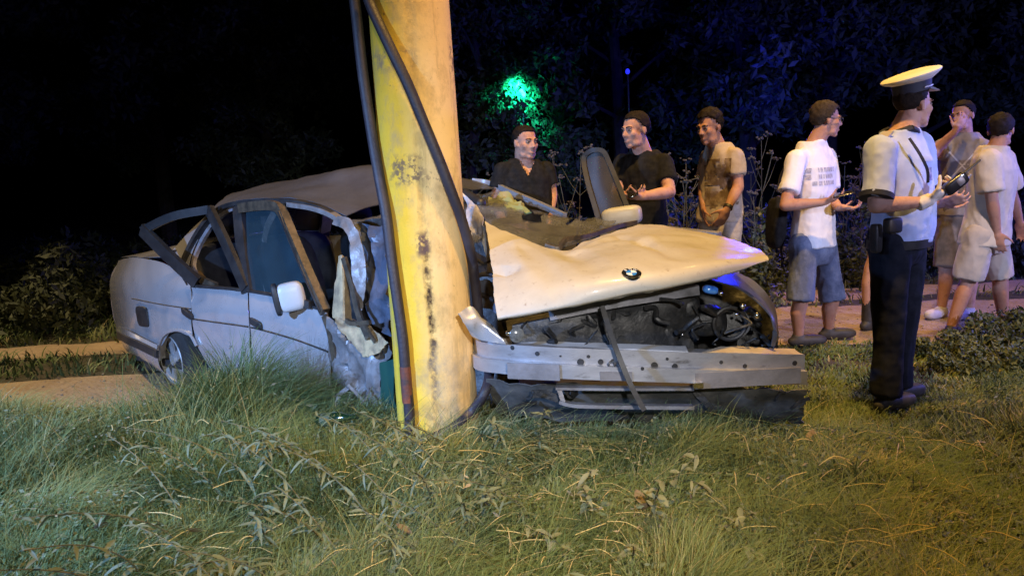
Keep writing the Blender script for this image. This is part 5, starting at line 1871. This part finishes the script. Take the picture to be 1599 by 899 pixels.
# ---- person hidden behind the officer, one leg showing
J = dict(head=P(1412, 208, 6.3), neck=P(1412, 238, 6.32), shR=P(1390, 252, 6.2), shL=P(1432, 252, 6.42), elR=P(1390, 305, 6.2), elL=P(1432, 305, 6.4), wrR=P(1400, 345, 6.12), wrL=P(1430, 345, 6.3),
         hipR=P(1386, 352, 6.28), hipL=P(1412, 352, 6.38), knR=P(1360, 422, 6.24), knL=P(1404, 430, 6.34), anR=G(1355, 496, 6.24), anL=G(1402, 500, 6.34))
p8 = person('person standing behind the officer with only one bare leg and black boot showing', J, (.8, .5, 0), style='short', shirt=GREYTEE, legs='shorts', legm=GREYSHORT, leg_hem=.7, shoe=SHOE, wide=.86, seed=18, voxel=.011)
m = MB()
m.cone(lerp(J['knR'], J['anR'], .38), .056, J['anR'], .048, 16)
build('boot_leg', m, SHOE, p8['root'])

# ================================================================== GRASS AND WEEDS
GRASS = mat('grass_blades', (0.070, 0.120, 0.040), (0.19, 0.215, 0.085), rough=.65, attr='tint', c3=(0.38, 0.32, 0.17), spec=.25)


def in_car(x, y, g=0.0):
    a = (x - SQ.x) * SD.x + (y - SQ.y) * SD.y
    n = (x - SQ.x) * SN.x + (y - SQ.y) * SN.y
    rear = (a > -1.15 - g) & (a < 1.9 + g) & (n > 0.02 - g) & (n < 1.75 + g)
    front = (x > -.1 - g) & (x < 1.25 + g) & (y > 3.80 - g) & (y < 5.6)
    mid = (x > -1.1) & (x < 0.4) & (y > 4.35 - g) & (y < 6)
    return rear | front | mid


def blades(n, xr, yr, hfun, seed, wmin=.0013, wmax=.0029, lean=(.25, 1.0), tintb=0.0, dens=None, persp=True):
    r = np.random.default_rng(seed)
    y = r.uniform(*yr, n)
    if persp:
        x = r.uniform(-1, 1, n) * (0.82 * y + .5)
        ok = (x > xr[0]) & (x < xr[1])
        x, y = x[ok], y[ok]
    else:
        x = r.uniform(*xr, n)
    keep = ~in_car(x, y, 0.03) & ~on_track(x, y, -.06 + .10 * r.standard_normal(len(x)) * .6)
    keep &= ((x - POLE_X) ** 2 + (y - POLE_Y) ** 2) > (POLE_R + .03) ** 2
    d = .5 + .35 * vnoise(x, y, 1.9, seed) + .35 * vnoise(x, y, 4.7, seed + 2)
    keep &= r.uniform(0, 1, len(x)) < np.clip(d + .25, .12, 1)
    x, y = x[keep], y[keep]
    n = len(x)
    h = hfun(x, y) * r.uniform(.45, 1.15, n) * (1 + .25 * vnoise(x, y, 3.1, seed + 5))
    th = 2.2 * vnoise(x, y, .9, seed + 1) + 1.6 * vnoise(x, y, 2.8, seed + 4) + r.normal(0, 1.15, n)
    ln = r.uniform(*lean, n) * (1 + .3 * vnoise(x, y, 2.2, seed + 9))
    wd = r.uniform(wmin, wmax, n) * (.75 + .12 * y)
    bend = r.normal(0, .35, n)
    dx, dy = np.cos(th), np.sin(th)
    px, py = -dy, dx
    z0 = terr(x, y) - .01
    V = np.zeros((n, 9, 3))
    ts = (0, .3, .58, .82, 1.0)
    for k, t in enumerate(ts):
        f = ln * h * (t ** 1.7)
        s = bend * h * t * t * .5
        cx = x + dx * f + px * s
        cy = y + dy * f + py * s
        cz = z0 + h * (t - .42 * np.clip(ln, 0, 1.3) * t ** 2.2) * (1.02)
        ww = wd * (1 - .75 * t)
        if k < 4:
            V[:, 2 * k] = np.stack([cx - px * ww, cy - py * ww, cz], 1)
            V[:, 2 * k + 1] = np.stack([cx + px * ww, cy + py * ww, cz + ww * .5], 1)
        else:
            V[:, 8] = np.stack([cx, cy, cz], 1)
    base = (np.arange(n) * 9)[:, None]
    tri = np.array([[0, 1, 3], [0, 3, 2], [2, 3, 5], [2, 5, 4], [4, 5, 7], [4, 7, 6], [6, 7, 8]])
    F = (base[:, None, :] + tri[None]).reshape(-1, 3)
    tint = np.clip(.44 + tintb + .22 * vnoise(x, y, 1.4, seed + 3) + .16 * vnoise(x, y, 5.2, seed + 6) + r.normal(0, .16, n), 0, 1)
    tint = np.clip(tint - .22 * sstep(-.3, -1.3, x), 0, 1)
    dry = r.uniform(0, 1, n) < .04
    tint[dry] = r.uniform(.8, 1, dry.sum())
    return V.reshape(-1, 3), F, np.repeat(tint, 9)


def gheight(x, y):
    h = .185 + .0 * x
    h = h + .34 * np.exp(-((x + 1.62) / .36) ** 2 - ((y - 4.40) / .42) ** 2)
    h = h - .10 * np.exp(-((x + .80) / .38) ** 2 - ((y - 4.05) / .36) ** 2)
    h = h + .07 * np.exp(-((x + .85) / .5) ** 2 - ((y - 3.3) / .4) ** 2)
    h = h - .09 * sstep(.9, 1.7, x) - .03 * sstep(4.4, 5.2, y)
    h = h - .03 * np.exp(-((x - .6) / .75) ** 2 - ((y - 3.5) / .22) ** 2) + .07 * vnoise(x, y, 1.15, 8.0) * sstep(1.4, .6, x)
    h = h - .12 * sstep(-1.9, -2.4, x) * sstep(4.7, 5.1, y)
    h = h - .05 * np.exp(-((x + .25) / .45) ** 2 - ((y - 3.45) / .32) ** 2)
    h = h - .16 * np.exp(-((x + .78) / .24) ** 2 - ((y - 3.50) / .20) ** 2)
    h = h - .05 * np.exp(-((x - 1.95) / .5) ** 2 - ((y - 4.1) / .4) ** 2) + .13 * np.exp(-((x - .5) / .75) ** 2 - ((y - 3.38) / .2) ** 2)
    return np.maximum(h, .05)


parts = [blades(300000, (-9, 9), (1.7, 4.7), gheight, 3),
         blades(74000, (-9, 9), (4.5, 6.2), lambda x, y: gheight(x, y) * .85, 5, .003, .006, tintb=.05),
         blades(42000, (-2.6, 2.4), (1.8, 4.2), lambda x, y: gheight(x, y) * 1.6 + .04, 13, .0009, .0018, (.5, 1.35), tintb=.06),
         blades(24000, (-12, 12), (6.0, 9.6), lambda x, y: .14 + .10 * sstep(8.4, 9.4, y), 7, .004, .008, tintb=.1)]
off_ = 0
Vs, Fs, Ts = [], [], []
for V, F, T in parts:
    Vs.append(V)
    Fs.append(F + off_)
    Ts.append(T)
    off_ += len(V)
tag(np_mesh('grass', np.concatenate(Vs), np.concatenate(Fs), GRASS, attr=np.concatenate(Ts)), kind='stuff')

# cut straw lying on the grass
STRAW = mat('straw', (0.52, 0.42, 0.17), (0.40, 0.31, 0.13), 9, .6)
random.seed(41)
sm = MB()
for k in range(420):
    y = random.uniform(2.1, 4.0)
    x = random.uniform(-.75 * y * .7, .62 * y) if k % 3 else random.uniform(-.7, .35)
    if in_car(np.array([x]), np.array([y]), .05)[0] or math.hypot(x - POLE_X, y - POLE_Y) < .3:
        continue
    L = random.uniform(.02, .10)
    a = random.uniform(0, math.pi)
    z = tz(x, y) + float(gheight(np.array([x]), np.array([y]))[0]) * random.uniform(.45, .85)
    d = Vector((math.cos(a), math.sin(a), random.uniform(-.35, .45)))
    p = Vector((x, y, z))
    sm.tube(dense([p - d * L, p + Vector((0, 0, random.uniform(0, .03))), p + d * L], 3), random.uniform(.0011, .0022), 4)
tag(build('dry_straw', sm, STRAW), kind='stuff')

# small leaves and leaf litter mixed through the turf
LITTER = mat('litter_leaf', (0.075, 0.105, 0.048), (0.17, 0.185, 0.115), rough=.65, attr='tint', c3=(0.30, 0.24, 0.15), spec=.2)


def litter(n, seed, size, yr, thr):
    r = np.random.default_rng(seed)
    y = r.uniform(*yr, n)
    x = r.uniform(-1, 1, n) * (.68 * y + .2)
    dn = vnoise(x, y, 2.1, seed) + .8 * vnoise(x, y, 5.3, seed + 1) + .25 * r.normal(0, 1, n)
    k = (dn > thr) & ~in_car(x, y, .05) & (((x - POLE_X) ** 2 + (y - POLE_Y) ** 2) > .06) & ~on_track(x, y, -.05)
    x, y = x[k], y[k]
    n = len(x)
    z = terr(x, y) + gheight(x, y) * r.uniform(.15, .95, n)
    c = np.stack([x, y, z], 1)
    a = r.normal(0, 1, (n, 3)) * np.array([1, 1, .45])
    a /= np.linalg.norm(a, axis=1)[:, None]
    b = np.cross(a, r.normal(0, .6, (n, 3)) + np.array([0, -.3, 1]))
    b /= np.linalg.norm(b, axis=1)[:, None]
    s = (size * r.uniform(.5, 1.4, n))[:, None]
    wd = r.uniform(.16, .42, n)[:, None]
    up = np.cross(a, b) * s * .18
    V = np.stack([c - a * s, c - b * s * wd - up, c + a * s, c + b * s * wd + up], 1)
    t = np.clip(.45 + .3 * vnoise(x, y, 3.0, seed + 7) + r.normal(0, .22, n), 0, 1)
    return V.reshape(-1, 3), np.arange(4 * n).reshape(n, 4), np.repeat(t, 4)


la, lb2 = litter(52000, 21, .009, (1.8, 4.6), .0), litter(9000, 22, .016, (1.8, 4.3), .35)
tag(np_mesh('leaf_litter', np.concatenate([la[0], lb2[0]]), np.concatenate([la[1], lb2[1] + len(la[0])]), LITTER, attr=np.concatenate([la[2], lb2[2]]), smooth=False), kind='stuff')

# ---- leafy weeds in the foreground: stem and every leaf a part
WEED = mat('weed_leaf', (0.085, 0.115, 0.06), (0.15, 0.17, 0.115), 5, .6, 0, .2, 60)
WEEDL = mat('weed_leaf_pale', (0.13, 0.15, 0.085), (0.22, 0.22, 0.14), 5, .6, 0, .2, 60)
STEM = mat('weed_stem', (0.10, 0.10, 0.05), (0.14, 0.12, 0.06), 9, .7)


def leaf_mesh(name, L, wd, m, droop, lobes=0):
    vs, fs = [], []
    n = 6
    for i in range(n + 1):
        t = i / n
        ww = wd * math.sin(math.pi * min(1, t * .92 + .06)) ** .8 * (1 + (.35 * math.sin(t * 18) if lobes else 0))
        x = L * t
        z = -droop * L * t * t
        for s in (-1, 0, 1):
            vs.append((x - (.12 * L if s and lobes and i % 2 else 0), s * ww, z + abs(s) * ww * .35))
    for i in range(n):
        for j in range(2):
            a = i * 3 + j
            fs.append((a, a + 1, a + 4, a + 3))
    me = bpy.data.meshes.new(name)
    me.from_pydata(vs, [], fs)
    me.materials.append(m)
    me.shade_smooth()
    return me


LEAVES = [leaf_mesh('leaf', .070, .0075, WEED, .35), leaf_mesh('leaf', .055, .0085, WEED, .15, 1), leaf_mesh('leaf', .085, .007, WEED, .6)]
LEAVES2 = [leaf_mesh('leaf', .060, .015, WEEDL, .3), leaf_mesh('leaf', .05, .012, WEEDL, .1), leaf_mesh('leaf', .075, .011, WEEDL, .5)]


def weed(x, y, length, az, leanv, leaves, nl, label, group):
    z = tz(x, y)
    root = thing('weed', (x, y, z), label, 'weed', group)
    d = Vector((math.cos(az), math.sin(az), 0))
    pts = [Vector((x, y, z)) + d * (leanv * length * t ** 1.5) + Z * (length * (t - .45 * leanv * t * t)) for t in (0, .25, .5, .75, 1)]
    pts = dense(pts, 3)
    m = MB()
    m.tube(pts, [.0035 * (1 - .6 * i / len(pts)) for i in range(len(pts))], 5)
    build('stem', m, STEM, root)
    for k in range(nl):
        t = .18 + .82 * k / (nl - 1)
        i = min(len(pts) - 2, int(t * (len(pts) - 1)))
        p = pts[i].lerp(pts[i + 1], t * (len(pts) - 1) - i)
        a = k * 2.4 + random.uniform(-.4, .4)
        e = random.uniform(-.35, .55)
        o = link('leaf', random.choice(leaves), root)
        o.location = p - Vector(root.location)
        dirv = Vector((math.cos(a) * math.cos(e), math.sin(a) * math.cos(e), math.sin(e)))
        o.rotation_euler = (dirv.to_track_quat('X', 'Z') @ Matrix.Rotation(random.uniform(-.5, .5), 3, 'X').to_quaternion()).to_euler()
        s = random.uniform(.6, 1.15) * (1.1 - .35 * t)
        o.scale = (s, s, s)
    return root


random.seed(77)
spots = []
while len(spots) < 40:
    x, y = random.uniform(-1.35, .1), random.uniform(2.15, 3.72)
    if abs(x) > .62 * y or (x > -.62 and y > 3.5) or math.hypot(x + .80, y - 3.55) < .34 or any(math.hypot(x - q[0], y - q[1]) < .14 for q in spots):
        continue
    spots.append((x, y, random.uniform(.42, .58) + .05 * (y - 2.2), random.uniform(2.4, 5.2), random.uniform(.6, .95)))
spots.sort(key=lambda q: q[0] / q[1])
ws = []
for (x, y, ln_, az, le) in spots:
    ws.append(weed(x, y, ln_, az, le, LEAVES, 28, 'grey-green narrow-leaved weed drooping in the long grass below the yellow post', 'narrow-leaved weeds in the foreground grass'))
relabel(ws, 'narrow-leaved grey-green weed', FRONTMARKS)
spots = [(.72, 2.8, .3, 3.9, .6), (.2, 3.0, .3, 5.1, .6), (.75, 2.32, .28, 4.0, .6), (.25, 2.75, .32, 4.4, .5), (.42, 2.6, .36, 4.9, .4), (.15, 2.5, .3, 3.8, .6), (.5, 2.85, .3, .4, .6), (.33, 2.36, .3, 4.6, .5), (.6, 2.5, .28, 5.6, .6), (.05, 2.3, .26, 4.1, .6)]
ws = []
for (x, y, ln_, az, le) in spots:
    ws.append(weed(x, y, ln_, az, le, LEAVES2, 16, 'pale broad-leaved weed in the grass in front of the bumper', 'broad-leaved weeds in the foreground grass'))
relabel(ws, 'pale broad-leaved weed', FRONTMARKS)
# dead leaves
DEAD = mat('dead_leaf', (0.22, 0.16, 0.09), (0.15, 0.10, 0.055), 20, .8)
DLEAF = leaf_mesh('dead_leaf', .06, .02, DEAD, -.4)
for k, (px, py, Y) in enumerate(((1000, 826, 2.62), (318, 838, 2.7), (150, 830, 2.7), (1262, 695, 3.4), (1005, 790, 2.7), (645, 850, 2.6))):
    o = link('dead_leaf', DLEAF)
    p = P(px, py, Y)
    o.location = (p.x, p.y, tz(p.x, p.y) + float(gheight(np.array([p.x]), np.array([p.y]))[0]) * .75)
    o.rotation_euler = (random.uniform(-.6, .6), random.uniform(-.9, .2), random.uniform(0, 6))
    tag(o, 'curled brown dead leaf lying on the foreground grass', 'dead leaf', 'dead leaves on the grass')
    dls = dls + [o] if k else [o]
relabel(dls, 'curled brown dead leaf', FRONTMARKS)

# ---- bottle
BOTTLE = mat('bottle_glass', (0.006, 0.022, 0.010), None, rough=.06, coat=.6, spec=.8)
bp_ = P(558, 650, 3.60)
ax = (P(500, 656, 3.72) - bp_).normalized()
bt = MB()
bt.lathe(bp_, ax, [(0, .0125), (.018, .0135), (.022, .0115), (.06, .014), (.085, .022), (.11, .031), (.125, .0325), (.235, .0325), (.245, .028)], 24)
bo = tag(build('bottle', bt, BOTTLE, origin=bp_), 'dark green glass bottle lying on the grass left of the yellow post', 'bottle')
bm2 = MB()
bm2.lathe(bp_ + ax * .15, ax, [(0, .0330), (.065, .0330)], 24)
build('bottle_label', bm2, mat('bottle_label', (.02, .05, .025), (.08, .09, .06), 30, .4), bo)

# ---- low leafy bushes on the right, behind the officer's feet
BUSH = mat('bush_leaf', (0.050, 0.068, 0.020), (0.105, 0.125, 0.045), 4, .6)
BUSHD = mat('bush_leaf_dark', (0.022, 0.035, 0.014), (0.055, 0.07, 0.028), 3, .7)


def leaf_cloud(n, rad, size, seed, lumps=9, shell=.55):
    """leaf-sized faces gathered in clumps through an uneven volume"""
    r = np.random.default_rng(seed)
    cs = r.normal(0, .5, (lumps, 3)) * np.array(rad) * .9
    cs[:, 2] = np.abs(cs[:, 2]) * .9
    rs = r.uniform(.25, .55, lumps)
    k = r.integers(0, lumps, n)
    d = r.normal(0, 1, (n, 3))
    d /= np.linalg.norm(d, axis=1)[:, None]
    q = cs[k] + d * (rs[k] * r.uniform(shell, 1.05, n) ** .6)[:, None] * np.array(rad)
    a = r.normal(0, 1, (n, 3))
    a /= np.linalg.norm(a, axis=1)[:, None]
    b = np.cross(a, d + r.normal(0, .5, (n, 3)))
    b /= np.linalg.norm(b, axis=1)[:, None]
    s = size * r.uniform(.6, 1.3, n)[:, None]
    c = np.cross(a, b)
    V = np.stack([q - a * s, q - b * s * .38 + c * s * .1, q + a * s, q + b * s * .38 + c * s * .1], 1)
    return V.reshape(-1, 3), np.arange(4 * n).reshape(n, 4)


def cloud_mesh(name, n, rad, size, seed, m, **kw):
    V, F = leaf_cloud(n, rad, size, seed, **kw)
    o = np_mesh(name, V, F, m, smooth=False)
    me = o.data
    bpy.data.objects.remove(o)
    return me


BM = [cloud_mesh('foliage', 1500, (.34, .3, .22), .034, 100 + k, BUSH) for k in range(3)]
bs = MB()
for k in range(7):
    a = k * .9
    bs.tube([Vector((0, 0, -.05)), Vector((math.cos(a) * .08, math.sin(a) * .08, .1)), Vector((math.cos(a) * .2, math.sin(a) * .2, .26))], [.006, .005, .003], 5)
so_ = build('stems', bs, STEM)
BSTEM = so_.data
bpy.data.objects.remove(so_)


def bush(x, y, s, k, label, group, meshes=BM, dz=.05):
    root = thing('leafy_bush', (x, y, tz(x, y)), label, 'bush', group)
    root.rotation_euler = (0, 0, random.uniform(0, 6))
    root.scale = (s, s, s)
    o = link('foliage', meshes[k % len(meshes)], root)
    o.location = (0, 0, dz)
    link('stems', BSTEM, root)
    return root


for k, (px, py, Y, s) in enumerate(((1475, 530, 5.2, .55), (1535, 515, 5.3, .75), (1590, 520, 5.2, .7), (1510, 560, 4.8, .5), (1570, 560, 4.9, .6), (1600, 480, 5.7, .8))):
    p = P(px, py, Y)
    lb_ = (lb_ if k else []) + [bush(p.x, p.y, s, k, 'low leafy green bush', 'low bushes behind the officer')]
relabel(lb_, 'low leafy green bush in the grass', ((-1e9, "by the officer's legs", 1e9),))

# ================================================================== BACKGROUND VEGETATION
# tall umbel weeds behind the car
FLOWER = mat('seed_head', (0.10, 0.095, 0.085), (0.06, 0.055, 0.045), 20, .9)
TSTEM = mat('tall_stem', (0.09, 0.085, 0.05), (0.06, 0.06, 0.03), 9, .8)


def tall_weed_meshes(seed, H):
    rr = random.Random(seed)
    st, fl, lf = MB(), MB(), []
    top = Vector((rr.uniform(-.1, .1), rr.uniform(-.1, .1), H))
    main = dense([Vector((0, 0, -.05)), Vector((rr.uniform(-.04, .04), rr.uniform(-.04, .04), H * .5)), top], 4)
    st.tube(main, [.006 * (1 - .5 * i / len(main)) for i in range(len(main))], 5)
    ends = [top]
    for k in range(7):
        t = rr.uniform(.35, .9)
        p = main[int(t * (len(main) - 1))]
        a = rr.uniform(0, 6.28)
        e = p + Vector((math.cos(a) * rr.uniform(.06, .2), math.sin(a) * rr.uniform(.06, .2), rr.uniform(.08, .26)))
        st.tube([p, (p + e) / 2 + Vector((0, 0, -.02)), e], [.0035, .003, .002], 4)
        ends.append(e)
    for e in ends:
        for j in range(rr.randint(7, 12)):
            a = rr.uniform(0, 6.28)
            q = e + Vector((math.cos(a), math.sin(a), 0)) * rr.uniform(0, .045) + Vector((0, 0, rr.uniform(.005, .035)))
            r = rr.uniform(.007, .014)
            fl.ell(q, ((r, 0, 0), (0, r, 0), (0, 0, r * .7)), 5, 4)
    return st, fl


tw = []
for k in range(4):
    st, fl = tall_weed_meshes(50 + k, .95 + .12 * k)
    a_ = build('stem', st, TSTEM)
    b_ = build('blossoms', fl, FLOWER, sharp=0)
    V, F = leaf_cloud(380, (.15, .15, .42), .035, 60 + k, lumps=8, shell=.2)
    V[:, 2] += .12
    c_ = np_mesh('foliage', V, F, BUSH, smooth=False)
    tw.append((a_.data, b_.data, c_.data))
    for o in (a_, b_, c_):
        bpy.data.objects.remove(o)
random.seed(91)
tws = []
for k in range(16):
    px = random.choice((random.uniform(868, 1000), random.uniform(1030, 1100), random.uniform(1150, 1240), random.uniform(1310, 1350), random.uniform(740, 800)))
    Y = random.uniform(7.7, 9.2)
    tws.append((px, Y, random.uniform(.85, 1.25)))
tws += [(1062, 7.4, 1.25), (1085, 7.5, 1.15), (885, 7.4, 1.1), (905, 7.5, 1.15), (1180, 7.5, 1.1), (1060, 7.6, 1.3), (1170, 7.7, 1.2), (872, 7.8, 1.15)]
for k, (px, Y, s) in enumerate(tws):
    p = P(px, 300, Y)
    tl_ = [] if k == 0 else tl_
    root = thing('tall_weed', (p.x, p.y, tz(p.x, p.y)), 'tall dry weed with pale seed heads standing behind the car', 'weed', 'tall weeds behind the car')
    root.scale = (s, s, s)
    root.rotation_euler = (random.uniform(-.08, .08), random.uniform(-.08, .08), random.uniform(0, 6))
    tl_.append(root)
    for nm, me in zip(('stem', 'blossoms', 'foliage'), tw[k % 4]):
        link(nm, me, root)

relabel(tl_, 'tall dry weed', BACKMARKS)
# dark shrubs along the far edge of the road
SH = [cloud_mesh('foliage', 2600, (.75, .65, .62), .055, 140 + k, BUSHD, lumps=13) for k in range(3)]
random.seed(15)
k = 0
shl = []
for x0, x1, y0, y1, n_, s0, s1 in ((-9, -4.0, 9.3, 11.5, 12, .8, 1.3), (-4, 0, 9.6, 12, 7, .7, 1.1), (0, 8, 9.4, 11.5, 15, .7, 1.1), (2.0, 7.5, 8.5, 9.2, 9, .55, .8)):
    for j in range(n_):
        x = x0 + (x1 - x0) * (j + random.uniform(0, 1)) / n_
        y = random.uniform(y0, y1)
        if not in_view((x, y, 0), 40):
            continue
        shl.append(bush(x, y, random.uniform(s0, s1), k, 'dark shrub', 'dark shrubs beyond the dirt track', SH, .2))
        k += 1
relabel(shl, 'dark shrub', BACKMARKS)

# trees: tapered trunk, limbs, leaf crown
BARK = mat('bark', (0.045, 0.035, 0.026), (0.025, 0.02, 0.015), 8, .9, 0, .8, 20)
TREEL = mat('tree_leaf', (0.030, 0.045, 0.018), (0.065, 0.080, 0.032), 2, .7)


def tree_meshes(seed, H, spread, leaf):
    rr = random.Random(seed)
    tr = MB()
    main = dense([Vector((0, 0, -.2)), Vector((rr.uniform(-.1, .1), 0, H * .3)), Vector((rr.uniform(-.3, .3), rr.uniform(-.2, .2), H * .62)), Vector((rr.uniform(-.4, .4), rr.uniform(-.3, .3), H * .9))], 5)
    tr.tube(main, [.16 * (1 - .85 * i / len(main)) + .012 for i in range(len(main))], 9)
    Vs, Fs, n = [], [], 0
    for k in range(15):
        t = .22 + .75 * k / 14
        p = main[min(len(main) - 1, int(t * (len(main) - 1)))]
        a = k * 2.4 + rr.uniform(-.4, .4)
        ln = spread * (1.15 - .6 * t) * rr.uniform(.7, 1.15)
        e = p + Vector((math.cos(a) * ln, math.sin(a) * ln, ln * rr.uniform(.15, .7)))
        tr.tube(dense([p, (p + e) / 2 + Vector((0, 0, .1)), e], 3), [.045, .038, .03, .025, .02, .014, .01], 6)
        for j, tt in enumerate((.55, .8, 1.0)):
            c = p.lerp(e, tt)
            V, F = leaf_cloud(300, (.75, .75, .6), leaf, seed * 100 + k * 3 + j, lumps=6, shell=.2)
            Vs.append(V + np.array(c))
            Fs.append(F + n)
            n += len(V)
    a_ = build('trunk', tr, BARK)
    b_ = np_mesh('crown', np.concatenate(Vs), np.concatenate(Fs), TREEL, smooth=False)
    out = (a_.data, b_.data)
    for o in (a_, b_):
        bpy.data.objects.remove(o)
    return out


TM = [tree_meshes(3, 6.5, 2.2, .085), tree_meshes(5, 7.5, 2.4, .09), tree_meshes(8, 5.5, 1.9, .08)]


def tree(x, y, k, s, label, group):
    root = thing('tree', (x, y, tz(x, y)), label, 'tree', group)
    root.scale = (s, s, s)
    root.rotation_euler = (0, 0, random.uniform(0, 6))
    for nm, me in zip(('trunk', 'crown'), TM[k % 3]):
        link(nm, me, root)
    return root


random.seed(29)
trl = []
for k, (x, y, s) in enumerate(((-11, 17, 1.1), (-8, 19, 1.2), (-5, 17.5, 1.0), (-2.2, 19, 1.1), (2.1, 14.6, .95), (3.9, 13.2, 1.0), (5.6, 14.2, 1.05), (7.6, 15, 1.1), (10, 14.5, 1.1), (1.2, 18.5, 1.2), (4.6, 18, 1.2), (12.5, 17, 1.2))):
    if in_view((x, y, 0), 200):
        trl.append(tree(x, y, k, s, 'dark leafy tree', 'trees beyond the road'))
relabel(trl, 'dark leafy tree', BACKMARKS)
gt = tree(-.55, 13.9, 2, .85, 'tree with a patch of leaves lit bright green beyond the road', None)

# green lamp among the leaves and a small blue glow farther right
def small_lamp(px, py, Y, col, es, power, r, name, label):
    p = P(px, py, Y)
    g = tz(p.x, p.y)
    root = thing(name, (p.x, p.y, g), label, 'lamp')
    m = MB()
    m.tube([Vector((p.x, p.y, g - .1)), Vector((p.x, p.y, p.z - r))], .015, 8)
    build('post', m, BLACK, root)  # support added to hold the lamp head up
    m = MB()
    m.ell(p, ((r, 0, 0), (0, r, 0), (0, 0, r * 1.3)), 12, 8)
    h = build('lamp_head', m, mat(name + '_glow', (.1, .1, .1), None, emit=(col, es)), root)
    if power:
        lo = lamp(name + '_light', 'SPOT', p + Vector((-.02, -.62, .16)), P(795, 178, 13.7), col, power, r, 76, .8)
        mw = lo.matrix_basis.copy()
        lo.parent = root
        lo.location = lo.location - root.location
    return root


small_lamp(815, 147, 13.3, (.01, 1.0, .60), 30, 900, .06, 'green_lamp', 'glaring green lamp on a post among the leaves above the man in the v-neck')
small_lamp(980, 112, 13.0, (.02, .03, 1.0), 1.3, 0, .035, 'blue_spot', 'small blue lamp on a dark post high above the man in the crew-neck shirt')
gl_ = [cloud_mesh('foliage', 1300, (.75, .45, .72), .055, 300, TREEL, lumps=9, shell=.1)]
lb = link('leaf_spray', gl_[0])
p = P(797, 172, 13.5)
lb.location = p
lb.parent = gt
lb.matrix_parent_inverse = gt.matrix_basis.inverted()
